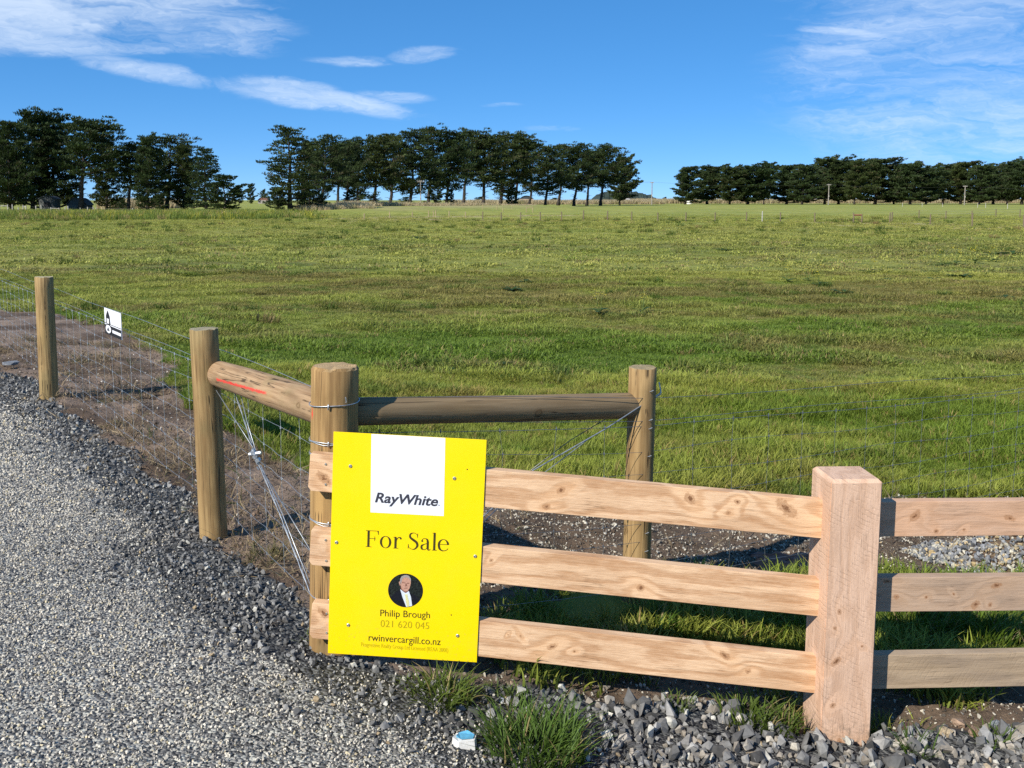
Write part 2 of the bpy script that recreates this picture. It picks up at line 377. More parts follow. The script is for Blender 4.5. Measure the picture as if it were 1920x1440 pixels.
def stone_mat(name, rough=.8):
    m, t, b = principled(name, (.3, .3, .3), rough, 0, .3)
    at = t.attr('col', 'INSTANCER'); tc = t.node('ShaderNodeTexCoord').outputs['Object']
    n = t.noise(tc, 3.0, 4, .65)
    t.l.new(t.mix(1.0, at.outputs['Color'], t.ramp(n, [(0.25, (.62, .62, .62)), (.75, (1.25, 1.25, 1.25))]), 'MULTIPLY'), b.inputs['Base Color'])
    return m
def blade_mat(name, attr='INSTANCER', trans=.35):
    m, t, b = principled(name, (.1, .15, .03), .55, 0, .25)
    if attr:
        c = t.attr('col', attr).outputs['Color']
    else: c = None
    ge = t.attr('bcol'); cc = t.mix(1.0, c, ge.outputs['Color'], 'MULTIPLY') if c else ge.outputs['Color']
    t.l.new(cc, b.inputs['Base Color'])
    tr = t.node('ShaderNodeBsdfTranslucent'); t.l.new(cc, tr.inputs['Color'])
    mx = t.node('ShaderNodeMixShader'); mx.inputs[0].default_value = trans
    t.l.new(b.outputs[0], mx.inputs[1]); t.l.new(tr.outputs[0], mx.inputs[2]); t.l.new(mx.outputs[0], t.n['Material Output'].inputs['Surface'])
    return m
MAT['stone'] = stone_mat('loose_stone'); MAT['blade'] = blade_mat('grass_blade'); MAT['leaf'] = blade_mat('plant_leaf', None, .3)

# ------------------------------------------------------------------ terrain, in one polar grid, split by what lies on it
def inpoly(x, y, poly):
    c = np.zeros(x.shape, bool); n = len(poly); j = n - 1
    for i in range(n):
        xi, yi = poly[i]; xj, yj = poly[j]
        cond = ((yi > y) != (yj > y)); c ^= cond & (x < (xj - xi) * (y - yi) / ((yj - yi) or 1e-9) + xi); j = i
    return c
def segdist(x, y, poly, closed=False):
    d = np.full(x.shape, 1e9); n = len(poly)
    for i in range(n if closed else n - 1):
        ax, ay = poly[i]; bx, by = poly[(i + 1) % n]; ux, uy = bx - ax, by - ay
        t = np.clip(((x - ax) * ux + (y - ay) * uy) / (ux * ux + uy * uy + 1e-12), 0, 1)
        d = np.minimum(d, np.hypot(x - ax - t * ux, y - ay - t * uy))
    return d
def gpx(l): return [tuple(G(a, b).xy) for a, b in l]
GRAVEL_EDGE = gpx([(0, 695), (60, 712), (110, 752), (160, 790), (240, 850), (300, 900), (375, 955), (430, 1022), (500, 1065), (575, 1110), (592, 1235), (700, 1248),
                   (800, 1262), (900, 1274), (1000, 1282), (1150, 1312), (1400, 1350), (1640, 1385), (1700, 1348), (1920, 1340)])
GRAVEL = [(-16, 17)] + GRAVEL_EDGE + [(5, 3.55), (9, 3.5), (9, -14), (-18, -14)]
PALE_EDGE = gpx([(0, 762), (40, 800), (130, 840), (180, 905), (220, 985), (270, 1055), (330, 1150), (420, 1230), (520, 1285), (620, 1330), (800, 1385), (870, 1440)])
PALE = [(-16, 14.5)] + PALE_EDGE + [(.2, 2), (1.5, -3), (4, -14), (-18, -14)]
SOIL = [(-16, 21)] + gpx([(0, 578), (130, 592), (235, 622), (330, 688), (300, 716), (420, 800), (500, 845), (575, 880), (640, 905), (905, 935), (1540, 935), (1920, 935)]) + [(7, 9.5), (7, 7.6)] \
    + gpx([(1920, 1085), (1540, 1092), (1200, 1095), (1060, 1105), (905, 1165), (620, 1240), (560, 1130), (300, 930), (100, 770), (0, 715)]) + [(-16, 16)]
def edge_jit(x, y): return x + (fbm(x * 3, y * 3, 5) - .5) * .35, y + (fbm(x * 3, y * 3, 9) - .5) * .35
def zones(x, y):
    jx, jy = edge_jit(x, y)
    g = inpoly(jx, jy, GRAVEL); s = (inpoly(jx, jy, SOIL) | ((y < 4.25) & (x > -.8) & (x < 8))) & ~g
    return g, s
# bare tracks and stubble far off in the paddock
def far_strip(l): return [tuple(GD(px, D).xy) for px, D in l]
TRACKS = [far_strip([(690, 118), (760, 112), (830, 108), (1000, 112)]), far_strip([(700, 125), (800, 140), (990, 150)]), far_strip([(1600, 98), (1690, 92), (1800, 86)])]
HEAP = G(1905, 1050); RISE = far_strip([(640, 186), (760, 205), (900, 235), (1000, 262)])
def height(x, y):
    z = base_h(x, y); g, s = zones(x, y); gr = ~(g | s); r = np.hypot(x, y)
    z = z + s * ((fbm(x * 2.2, y * 2.2, 3) - .5) * .10 + (fbm(x * 9, y * 9, 4) - .5) * .07) * (r < 40)
    z = z + g * ((fbm(x * 1.1, y * 1.1, 6) - .5) * .035) * (r < 40)
    z = z + gr * ((fbm(x * .6, y * .6, 8) - .5) * .10 + (fbm(x * 2.6, y * 2.6, 2) - .5) * .04) * (r < 120) * sst(r, 4, 9)
    z = z + gr * (fbm(x * .05, y * .05, 12) - .5) * .5 * sst(r, 40, 90) * (1 - sst(r, 250, 500))
    z = z + 1.0 * sst(segdist(x, y, RISE), 26, 2)
    hd = np.hypot((x - HEAP.x) / .62, (y - HEAP.y) / .34); z = z + .17 * (1 - sst(hd, 0, 1.0))
    z = z - .03 * s * (1 - sst(np.hypot(x - 1.2, y - 3.5), .25, .9))
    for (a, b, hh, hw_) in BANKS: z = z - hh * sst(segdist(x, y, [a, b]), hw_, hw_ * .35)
    return z
BANKS = [(tuple(G(100, 531).xy), tuple(G(215, 528).xy), .30, .55), (tuple(G(335, 518).xy), tuple(G(402, 516).xy), .25, .55), (tuple(G(492, 553).xy), tuple(G(520, 551).xy), .2, .35), (tuple(G(600, 572).xy), tuple(G(640, 570).xy), .12, .3),
         (tuple(G(0, 655).xy), tuple(G(170, 642).xy), .16, .13), (tuple(G(195, 751).xy), tuple(G(315, 737).xy), .12, .10)]
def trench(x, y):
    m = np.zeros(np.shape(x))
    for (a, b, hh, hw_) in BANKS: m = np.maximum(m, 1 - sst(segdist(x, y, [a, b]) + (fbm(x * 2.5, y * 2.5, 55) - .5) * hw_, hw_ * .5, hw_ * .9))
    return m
def grass_colour(x, y):
    """albedo of the sward, patchy: fresh green, yellow green, and reddish brown where it has gone to seed"""
    r = np.hypot(x, y)
    a = fbm(x * .16, y * .33, 21, 4); b = fbm(x * .5, y * .9, 22, 4); c = fbm(x * .055, y * .12, 23, 3); f = fbm(x * 2.1, y * 2.1, 24, 3)
    green = np.array([.118, .182, .024]); yel = np.array([.300, .310, .072]); red = np.array([.215, .180, .062]); deep = np.array([.070, .145, .018])
    ky = np.clip(sst(a, .38, .66) * .55 + sst(r, 14, 45) * .62, 0, 1); kr = sst(b * .55 + c * .45, .47, .62) * (1 - sst(r, 25, 80) * .75) * .78
    kd = sst(f * .5 + b * .5, .56, .70) * (1 - sst(r, 30, 90)) * .65
    col = green[None] * (1 - ky[:, None]) + yel[None] * ky[:, None]
    col = col * (1 - kr[:, None]) + red[None] * kr[:, None]
    col = col * (1 - kd[:, None]) + deep[None] * kd[:, None]
    return col * (.85 + .3 * f[:, None])
rad = [.6]
while rad[-1] < 9000: rad.append(rad[-1] * (1.0095 if rad[-1] < 40 else 1.02 if rad[-1] < 700 else 1.12))
rad = np.array(rad)
angs = np.concatenate([np.arange(-180, -44, 4.0), np.arange(-44, 44, .33), np.arange(44, 180, 4.0)]) * math.pi / 180
RR, AA = np.meshgrid(rad, angs, indexing='ij'); GX = (RR * np.sin(AA)).ravel(); GY = (RR * np.cos(AA)).ravel()
GZ = height(GX, GY); nr, na = len(rad), len(angs)
ii, jj = np.meshgrid(np.arange(nr - 1), np.arange(na), indexing='ij'); j2 = (jj + 1) % na
Q = np.stack([ii * na + jj, ii * na + j2, (ii + 1) * na + j2, (ii + 1) * na + jj], -1).reshape(-1, 4)
Q = Q[:, ::-1]
gz_g, gz_s = zones(GX, GY)
fx = GX[Q].mean(1); fy = GY[Q].mean(1); fg, fs = zones(fx, fy)
VC = grass_colour(GX, GY) * (.80 + .26 * sst(np.hypot(GX, GY), 40, 130))[:, None]
dirt = np.array([.085, .062, .040])
for tr in TRACKS:
    k = (1 - sst(segdist(GX, GY, tr), 5., 11.)) * .95; VC = VC * (1 - k[:, None]) + np.array([.42, .35, .20])[None] * k[:, None]
kri = (sst(segdist(GX, GY, RISE), 20, 2) * .55 * sst(fbm(GX * .1, GY * .1, 88), .3, .6))[:, None]; VC = VC * (1 - kri) + np.array([.42, .34, .20])[None] * kri
vsoil = np.array([.260, .192, .142]); vdark = np.array([.120, .084, .058])
ks = fbm(GX * 1.3, GY * 1.3, 31); ksd = sst(ks, .40, .62)
stony = sst(GX, -.6, .2)
sc_ = vsoil[None] * (1 - ksd[:, None]) + vdark[None] * ksd[:, None]
sc_ = sc_ * (1 - .8 * stony[:, None]) + np.array([.128, .088, .056])[None] * .8 * stony[:, None]
VC[gz_s] = sc_[gz_s]
kt = trench(GX, GY)[:, None] * .85; VC = VC * (1 - kt) + np.array([.030, .022, .014])[None] * kt  # shade down in the trenches, painted into the ground colour as near-black
pj = inpoly(*edge_jit(GX, GY), PALE)
VC[gz_g] = np.array([.070, .071, .071])
VC[gz_g & pj] = np.array([.22, .215, .20])
dg_ = np.stack([VC[:, 0], VC[:, 1], VC[:, 2], np.ones(len(VC))], 1).astype(np.float32)
def ground_part(name, mask, mat):
    q = Q[mask]; u, inv = np.unique(q, return_inverse=True); inv = inv.reshape(q.shape)
    me = mesh_np(name, np.stack([GX[u], GY[u], GZ[u]], 1), inv, mat, True)
    at = me.color_attributes.new('col', 'FLOAT_COLOR', 'POINT'); at.data.foreach_set('color', dg_[u].ravel())
    return tag(obj(name, me), kind='structure')
def ground_mat(name, kind):
    m, t, b = principled(name, (.1, .1, .1), .9, 0, .15)
    c = t.attr('col').outputs['Color']; pos = t.node('ShaderNodeNewGeometry').outputs['Position']; x, y, z = t.xyz(pos)
    if kind == 'grass':
        n1 = t.noise(t.vec(t.mul(x, 1.2), t.mul(y, .5), 0.), 1., 5, .65); n2 = t.noise(t.vec(t.mul(x, 9.), t.mul(y, 5.), 2.), 1., 5, .7)
        f = t.add(t.mul(n1, .55), t.mul(n2, .45))
        c = t.mix(1., c, t.ramp(f, [(.28, (.66, .68, .66)), (.5, (1., 1., 1.)), (.74, (1.4, 1.34, 1.3))]), 'MULTIPLY')
        t.l.new(t.bump(f, .8, .10), b.inputs['Normal'])
    elif kind == 'soil':
        n2 = t.noise(pos, 28., 6, .7); n1 = t.noise(pos, 4., 4, .6)
        c = t.mix(1., c, t.ramp(t.add(t.mul(n1, .5), t.mul(n2, .5)), [(.3, (.55, .55, .55)), (.7, (1.4, 1.4, 1.4))]), 'MULTIPLY')
        t.l.new(t.bump(n2, 1., .02), b.inputs['Normal'])
    else:
        v = t.node('ShaderNodeTexVoronoi'); v.inputs['Scale'].default_value = 75.; t.put(v.inputs['Vector'], pos)
        g = t.xyz(v.outputs['Color'])[0]
        c = t.mix(1., c, t.ramp(g, [(.0, (.35, .35, .37)), (.5, (.9, .9, .9)), (.75, (1.6, 1.6, 1.55)), (1., (2.4, 2.4, 2.2))]), 'MULTIPLY')
        t.l.new(t.bump(t.mul(v.outputs['Distance'], -1.), .9, .012), b.inputs['Normal'])
    t.l.new(c, b.inputs['Base Color']); return m
ground_part('ground', ~(fg | fs), ground_mat('field_turf', 'grass'))
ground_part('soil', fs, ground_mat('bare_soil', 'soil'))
ground_part('driveway', fg, ground_mat('gravel_bed', 'gravel'))

# ------------------------------------------------------------------ scattering (uncountable stuff only)
def scatter(name, pts, rot, scl, idx, col, protos, label, cat):
    me = bpy.data.meshes.new(name); me.vertices.add(len(pts)); me.vertices.foreach_set('co', np.asarray(pts, np.float32).ravel())
    def at(nm, ty, key, a): q = me.attributes.new(nm, ty, 'POINT'); q.data.foreach_set(key, np.asarray(a).ravel())
    at('rot', 'FLOAT_VECTOR', 'vector', np.asarray(rot, np.float32)); at('scl', 'FLOAT_VECTOR', 'vector', np.asarray(scl, np.float32))
    at('idx', 'INT', 'value', np.asarray(idx, np.int32))
    c4 = np.concatenate([np.asarray(col, np.float32), np.ones((len(pts), 1), np.float32)], 1); at('col', 'FLOAT_COLOR', 'color', c4)
    o = tag(obj(name, me), label, cat, None, 'stuff')
    pc = bpy.data.collections.new(name + '_pieces')
    for i, pm in enumerate(protos): pc.objects.link(bpy.data.objects.new('%s_%02d' % (name, i), pm))
    ng = bpy.data.node_groups.new(name, 'GeometryNodeTree')
    ng.interface.new_socket('Geometry', in_out='INPUT', socket_type='NodeSocketGeometry'); ng.interface.new_socket('Geometry', in_out='OUTPUT', socket_type='NodeSocketGeometry')
    N = ng.nodes; L = ng.links
    gi = N.new('NodeGroupInput'); go = N.new('NodeGroupOutput'); ip = N.new('GeometryNodeInstanceOnPoints'); ci = N.new('GeometryNodeCollectionInfo')
    ci.inputs['Collection'].default_value = pc; ci.inputs['Separate Children'].default_value = True; ci.inputs['Reset Children'].default_value = True
    def na_(nm, ty): q = N.new('GeometryNodeInputNamedAttribute'); q.data_type = ty; q.inputs['Name'].default_value = nm; return q.outputs['Attribute']
    e2r = N.new('FunctionNodeEulerToRotation'); L.new(na_('rot', 'FLOAT_VECTOR'), e2r.inputs[0])
    ip.inputs['Pick Instance'].default_value = True
    L.new(gi.outputs[0], ip.inputs['Points']); L.new(ci.outputs[0], ip.inputs['Instance']); L.new(na_('idx', 'INT'), ip.inputs['Instance Index'])
    L.new(e2r.outputs[0], ip.inputs['Rotation']); L.new(na_('scl', 'FLOAT_VECTOR'), ip.inputs['Scale']); L.new(ip.outputs[0], go.inputs[0])
    md = o.modifiers.new('scatter', 'NODES'); md.node_group = ng
    return o
def stone_mesh(name, seed, mat, flat=.7, npts=11):
    rg = random.Random(seed); bm = bmesh.new()
    for _ in range(npts):
        v = Vector((rg.gauss(0, 1), rg.gauss(0, 1), rg.gauss(0, 1))).normalized() * rg.uniform(.75, 1.1)
        bm.verts.new((v.x * .5, v.y * rg.uniform(.33, .45), v.z * .5 * flat))
    bmesh.ops.convex_hull(bm, input=bm.verts); bmesh.ops.delete(bm, geom=[v for v in bm.verts if not v.link_faces], context='VERTS')
    me = bpy.data.meshes.new(name); bm.to_mesh(me); bm.free()
    if mat: me.materials.append(mat)
    return me
STONES = [stone_mesh('stone%d' % i, 40 + i, MAT['stone'], (.75, .45, .6, .85, .38, .65, .5)[i], (9, 12, 16, 10, 14, 20, 11)[i]) for i in range(7)]
def place(n, x0, x1, y0, y1): return RNG.uniform(x0, x1, n), RNG.uniform(y0, y1, n)
def lift(x, y): return height(x, y)
def view_ok(x, y, m=1.35): return (np.abs(x) < y * .533 * m + .7) & (y > 1.7)
def rand_rot(n, tilt=math.pi): return np.stack([RNG.uniform(-tilt, tilt, n), RNG.uniform(-tilt, tilt, n), RNG.uniform(0, 6.283, n)], 1)
def pick_cols(n, table):
    """table: (weight, dark rgb, light rgb)"""
    wts = np.array([t[0] for t in table], float); k = RNG.choice(len(table), n, p=wts / wts.sum()); u = RNG.random((n, 1))
    lo = np.array([t[1] for t in table])[k]; hi = np.array([t[2] for t in table])[k]
    return lo + (hi - lo) * u
# pale chip on the wheel track
def gravel():
    def cand(n, ymax, dens_far):
        x, y = place(n, -8.5, 5.0, 1.7, ymax); ok = view_ok(x, y)
        x, y = x[ok], y[ok]; g, s = zones(x, y); x, y = x[g], y[g]; return x, y
    x, y = cand(1040000, 13.5, 1)
    pal = inpoly(*edge_jit(x, y), PALE); pd = segdist(x, y, PALE_EDGE); sgn = np.where(pal, pd, -pd)
    mixn = fbm(x * 1.7, y * 1.7, 77)
    ppale = sst(sgn + (mixn - .5) * .9, -.35, .40)
    r = np.hypot(x, y); keep = RNG.random(len(x)) < np.clip((6.2 / r) ** 1.4, 0, 1)
    u = RNG.random(len(x)); isp = (u < ppale) & keep; isd = (u >= ppale) & keep
    sel = np.where(isp)[0]; sel = sel[RNG.random(len(sel)) < .80]
    n = len(sel); xs, ys = x[sel], y[sel]; rs = np.hypot(xs, ys); s = RNG.uniform(.007, .0165, n) * np.clip(rs / 5.5, 1, 1.7)
    col = pick_cols(n, [(46, (.50, .455, .37), (.76, .70, .575)), (32, (.30, .28, .245), (.44, .41, .36)), (15, (.10, .097, .092), (.18, .174, .163)), (8, (.52, .44, .27), (.70, .60, .40))])
    scatter('pale_gravel', np.stack([xs, ys, lift(xs, ys) + s * .18], 1), rand_rot(n), np.stack([s, s * 1.05, s], 1), RNG.integers(0, 7, n), col, STONES,
            'fine pale and grey gravel chips on the driveway wheel track', 'gravel')
    sel = np.where(isd)[0]; fe = segdist(x[sel], y[sel], GRAVEL_EDGE); big = sst(fe + (fbm(x[sel] * 2, y[sel] * 2, 5) - .5) * .5, .75, .1)
    kp = RNG.random(len(sel)) < (.60 - .42 * big); sel = sel[kp]; big = big[kp]; n = len(sel); xs, ys = x[sel], y[sel]; rs = np.hypot(xs, ys)
    cr = sst(xs, .15, .6) * (ys < 4.6); s = np.where(RNG.random(n) < .15, 1.45, RNG.uniform(.55, 1.1, n)) * (RNG.uniform(.010, .022, n) + big * RNG.uniform(.003, .018, n) * (1 + .7 * sst(xs, -.6, .2))) * np.clip(rs / 6.5, 1, 1.4) * (1 + .45 * cr)
    kp = RNG.random(n) < 1 - .25 * cr; sel, xs, ys, s = sel[kp], xs[kp], ys[kp], s[kp]; n = len(xs)
    col = pick_cols(n, [(56, (.10, .099, .094), (.20, .197, .187)), (24, (.22, .217, .205), (.33, .324, .305)), (13, (.04, .040, .039), (.085, .083, .08)), (7, (.40, .39, .34), (.60, .58, .5)), (2, (.30, .23, .13), (.42, .32, .2))])
    dusty = (RNG.random(n) < .30 * sst(xs, .1, .6)); col[dusty] = col[dusty] * .55 + np.array([.34, .29, .22])[None] * .6
    scatter('grey_gravel', np.stack([xs, ys, lift(xs, ys) + s * .2], 1), rand_rot(n), np.stack([s, s * 1.05, s], 1), RNG.integers(0, 7, n), col, STONES,
            'coarse blue grey crushed gravel along the fence line', 'gravel')
    # stones on top of the earth, thick on the bank behind the rails
    x, y = place(60000, -9, 5.5, 3.2, 13); ok = view_ok(x, y); x, y = x[ok], y[ok]; g, s_ = zones(x, y)
    pr = np.where(x > -.55, .35, .45) * s_ + .05 * (~g & ~s_) * (y < 5.2); kp = RNG.random(len(x)) < pr; x, y = x[kp], y[kp]; n = len(x); s = RNG.uniform(.010, .030, n) * np.where(RNG.random(n) < .12, 1.5, 1.)
    col = pick_cols(n, [(38, (.42, .39, .32), (.62, .58, .48)), (36, (.14, .12, .10), (.24, .21, .17)), (20, (.05, .045, .04), (.10, .09, .075)), (6, (.35, .25, .13), (.5, .38, .22))])
    lft = x < -.55; cb = pick_cols(n, [(9, (.20, .14, .10), (.30, .22, .165)), (6, (.09, .062, .044), (.16, .11, .08)), (1, (.5, .46, .4), (.7, .66, .58))]); col[lft] = cb[lft]
    scatter('soil_stones', np.stack([x, y, lift(x, y) + s * .12], 1), rand_rot(n), np.stack([s, s, s * .8], 1), RNG.integers(0, 7, n), col, STONES,
            'small pale stones scattered through the brown earth along the fences', 'stones')
    x, y = place(88000, -.65, 5.2, 3.3, 7.6); ok = view_ok(x, y); x, y = x[ok], y[ok]; g, s_ = zones(x, y); kp = s_ & (RNG.random(len(x)) < .25 + .6 * sst(fbm(x * 2, y * 2, 91), .35, .6)); x, y = x[kp], y[kp]; n = len(x); s = RNG.uniform(.006, .022, n)
    col = pick_cols(n, [(34, (.42, .38, .30), (.66, .61, .50)), (34, (.13, .11, .085), (.22, .185, .14)), (32, (.05, .042, .034), (.10, .085, .065))])
    scatter('bank_stones', np.stack([x, y, lift(x, y) + s * .15], 1), rand_rot(n), np.stack([s, s, s * .8], 1), RNG.integers(0, 7, n), col, STONES,
            'dense pale and dark pebbles on the earth bank behind the rails', 'stones')
    # heap of river gravel behind the right hand rails
    n = 2600; a = RNG.uniform(0, 6.283, n); q = np.sqrt(RNG.random(n)) * 1.1; x = HEAP.x + np.cos(a) * q * .62; y = HEAP.y + np.sin(a) * q * .34; s = RNG.uniform(.018, .045, n)
    col = pick_cols(n, [(44, (.17, .175, .18), (.32, .325, .325)), (26, (.38, .35, .27), (.58, .54, .43)), (18, (.08, .085, .09), (.16, .165, .17)), (12, (.42, .32, .16), (.6, .47, .28))])
    scatter('gravel_heap', np.stack([x, y, lift(x, y) + s * .2 + RNG.random(n) * .02], 1), rand_rot(n), np.stack([s, s * 1.1, s], 1), RNG.integers(0, 7, n), col, STONES,
            'low heap of mixed river gravel behind the right hand rails', 'gravel')
gravel()

# ------------------------------------------------------------------ grass
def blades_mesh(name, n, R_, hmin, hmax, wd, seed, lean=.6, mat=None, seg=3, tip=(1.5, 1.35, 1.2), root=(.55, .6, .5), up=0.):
    rg = np.random.default_rng(seed); V = []; F = []; C = []
    for i in range(n):
        a = rg.uniform(0, 6.283); q = R_ * math.sqrt(rg.random()); bx, by = q * math.cos(a), q * math.sin(a)
        h = rg.uniform(hmin, hmax); d = a + rg.normal(0, 1.1); ln = lean * rg.uniform(.3, 1.25) * h; wq = wd * rg.uniform(.7, 1.3)
        sx, sy = -math.sin(d) * wq, math.cos(d) * wq; tw = rg.uniform(-.8, .8); sx, sy = sx * math.cos(tw) - sy * math.sin(tw), sx * math.sin(tw) + sy * math.cos(tw)
        i0 = len(V); bri = rg.uniform(.7, 1.25)
        for k in range(seg + 1):
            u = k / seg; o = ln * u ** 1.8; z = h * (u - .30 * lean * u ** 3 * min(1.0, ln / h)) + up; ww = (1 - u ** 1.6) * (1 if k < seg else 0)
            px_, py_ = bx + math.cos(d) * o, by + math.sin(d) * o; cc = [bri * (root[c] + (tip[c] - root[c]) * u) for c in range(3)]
            if k < seg: V += [(px_ - sx * ww, py_ - sy * ww, z), (px_ + sx * ww, py_ + sy * ww, z)]; C += [cc, cc]
            else: V.append((px_, py_, z)); C.append(cc)
        for k in range(seg - 1): b = i0 + 2 * k; F.append((b, b + 1, b + 3)); F.append((b, b + 3, b + 2))
        b = i0 + 2 * (seg - 1); F.append((b, b + 1, b + 2))
    me = mesh_np(name, V, np.array(F), mat, False)
    at = me.color_attributes.new('bcol', 'FLOAT_COLOR', 'POINT'); at.data.foreach_set('color', np.concatenate([np.array(C), np.ones((len(C), 1))], 1).astype(np.float32).ravel())
    return me
def field():
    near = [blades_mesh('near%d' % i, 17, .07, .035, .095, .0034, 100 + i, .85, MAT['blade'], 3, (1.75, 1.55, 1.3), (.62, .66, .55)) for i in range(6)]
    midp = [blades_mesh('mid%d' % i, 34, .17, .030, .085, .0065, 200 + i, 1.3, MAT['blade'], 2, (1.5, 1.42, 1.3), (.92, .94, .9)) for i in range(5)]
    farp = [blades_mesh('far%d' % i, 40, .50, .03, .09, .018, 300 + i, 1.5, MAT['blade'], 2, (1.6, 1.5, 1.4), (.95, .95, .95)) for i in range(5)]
    def band(n, y0, y1, protos, name, label, dens, smin, smax, m=1.36):
        u = RNG.random(n); y = np.sqrt(y0 * y0 + u * (y1 * y1 - y0 * y0)); x = RNG.uniform(-1, 1, n) * (y * .533 * m + .3)
        g, s = zones(x, y); ok = ~(g | s)
        if y0 < 6:                                                                    # verge between rails and wire is thin
            worked = (y < 4.25) & (x > -.2) & ~g & ~((x > 1.0) & (x < 1.75) & (y < 3.62)) & (fbm(x * 2.2, y * 2.2, 61) > .64)
            ok = (ok | worked) & ~((y < 5.0) & (x > -.4) & (fbm(x * 2.2, y * 2.2, 61) < .47))
        if y0 > 30: 
            for tr in TRACKS: ok &= segdist(x, y, tr) > 8.0
        if y0 > 6: ok &= trench(x, y) < .4
        if y0 > 25: ok &= RNG.random(len(x)) < 1 - .95 * sst(y, 85, 170)
        x, y = x[ok], y[ok]; n = len(x); c = grass_colour(x, y) * RNG.uniform(.85, 1.2, (n, 1)) * 1.08
        lush = fbm(x * .8, y * 1.1, 41); s = RNG.uniform(smin, smax, n) * (.65 + .8 * sst(lush, .35, .7))
        dead = RNG.random(n) < .045; c[dead] = np.array([.30, .24, .10])
        rot = np.stack([RNG.normal(0, .10, n), RNG.normal(0, .10, n), RNG.uniform(0, 6.283, n)], 1)
        scatter(name, np.stack([x, y, height(x, y) - .004], 1), rot, np.stack([s, s, s * RNG.uniform(.8, 1.25, n)], 1), RNG.integers(0, len(protos), n), c, protos, label, 'grass')
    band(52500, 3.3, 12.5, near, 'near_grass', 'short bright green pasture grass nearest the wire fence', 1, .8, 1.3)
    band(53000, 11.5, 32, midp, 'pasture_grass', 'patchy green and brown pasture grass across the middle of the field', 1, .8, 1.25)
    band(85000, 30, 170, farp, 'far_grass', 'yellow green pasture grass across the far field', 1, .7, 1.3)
    tuf = [blades_mesh('tuft%d' % i, 60, .16, .10, .24, .006, 350 + i, .8, MAT['blade'], 3) for i in range(4)]
    n = 30000; u = RNG.random(n); y = np.sqrt(8 ** 2 + u * (125 ** 2 - 8 ** 2)); x = RNG.uniform(-1, 1, n) * (y * .533 * 1.18); g, s_ = zones(x, y); cl_ = fbm(x * .22, y * .22, 81) * .6 + fbm(x * 1.1, y * 1.1, 82) * .4
    ok = ~(g | s_) & (RNG.random(n) < .16 * sst(cl_, .54, .66) + .006); x, y = x[ok], y[ok]; n = len(x); s = RNG.uniform(.6, 1.5, n) * (1 + .6 * sst(y, 30, 90)); c = pick_cols(n, [(5, (.060, .110, .016), (.095, .160, .024)), (3, (.15, .18, .04), (.19, .21, .05)), (1, (.20, .15, .06), (.30, .23, .11))])
    scatter('rank_tufts', np.stack([x, y, height(x, y)], 1), np.stack([RNG.normal(0, .12, n), RNG.normal(0, .12, n), RNG.uniform(0, 6.28, n)], 1), np.stack([s, s, s * RNG.uniform(.6, 1.1, n)], 1), RNG.integers(0, 4, n), c, tuf, 'darker rank grass tufts scattered over the pasture', 'grass')
    # straw and dead stalks on the earth
    straw = [blades_mesh('straw%d' % i, 7, .05, .02, .09, .0022, 400 + i, 2.2, MAT['blade'], 3, (1.1, 1.1, 1.1), (.8, .8, .8)) for i in range(4)]
    x, y = place(52000, -9, 5, 3.4, 14); ok = view_ok(x, y); x, y = x[ok], y[ok]; g, s_ = zones(x, y); fe = segdist(x, y, GRAVEL_EDGE)
    pr = s_ * np.where(x < -.5, .14 + .55 * sst(fbm(x * 1.5, y * 1.5, 71), .45, .62), .07) + g * (fe < .25) * (x < -1.0) * .05
    pr = pr * ~((x > -.85) & (y < 3.85)); kp = RNG.random(len(x)) < pr; x, y = x[kp], y[kp]; n = len(x); s = RNG.uniform(.7, 1.6, n)
    c = pick_cols(n, [(6, (.30, .22, .12), (.48, .37, .22)), (3, (.13, .09, .05), (.22, .15, .09)), (1, (.08, .11, .03), (.12, .15, .04))])
    scatter('straw_litter', np.stack([x, y, height(x, y)], 1), np.stack([RNG.normal(0, .5, n), RNG.normal(0, .5, n), RNG.uniform(0, 6.28, n)], 1), np.stack([s, s, s * .8], 1),
            RNG.integers(0, 4, n), c, straw, 'dry straw and dead stalks on the brown earth by the wire fence', 'straw')
    # taller weedy band before the left shelterbelt
    weed = [blades_mesh('weed%d' % i, 30, .8, .35, .95, .035, 500 + i, .45, MAT['blade'], 2) for i in range(4)]
    n = 6500; D = RNG.uniform(118, 172, n); px = RNG.uniform(-120, 640, n); kp = RNG.random(n) < (1 - sst(px, 380, 640)) * (1 - .7 * (D < 130)); D, px = D[kp], px[kp]; n = len(D)
    x = (px - 960) / 1800 * D; y = D; c = pick_cols(n, [(6, (.11, .17, .03), (.20, .26, .06)), (1.2, (.32, .32, .05), (.46, .43, .06)), (1, (.25, .2, .1), (.35, .29, .14))]); s = RNG.uniform(.6, 1.25, n)
    scatter('tall_weeds', np.stack([x, y, height(x, y)], 1), np.stack([RNG.normal(0, .1, n), RNG.normal(0, .1, n), RNG.uniform(0, 6.28, n)], 1), np.stack([s, s, s], 1), RNG.integers(0, 4, n), c, weed,
            'tall green weeds with yellow flowers in front of the left trees', 'weeds')
    # bleached rank grass at the foot of the trees and beyond
    dry = [blades_mesh('dry%d' % i, 30, 1.2, .7, 1.6, .06, 600 + i, .5, MAT['blade'], 2, (1.1, 1.1, 1.05), (.95, .95, .95)) for i in range(4)]
    L_ = []
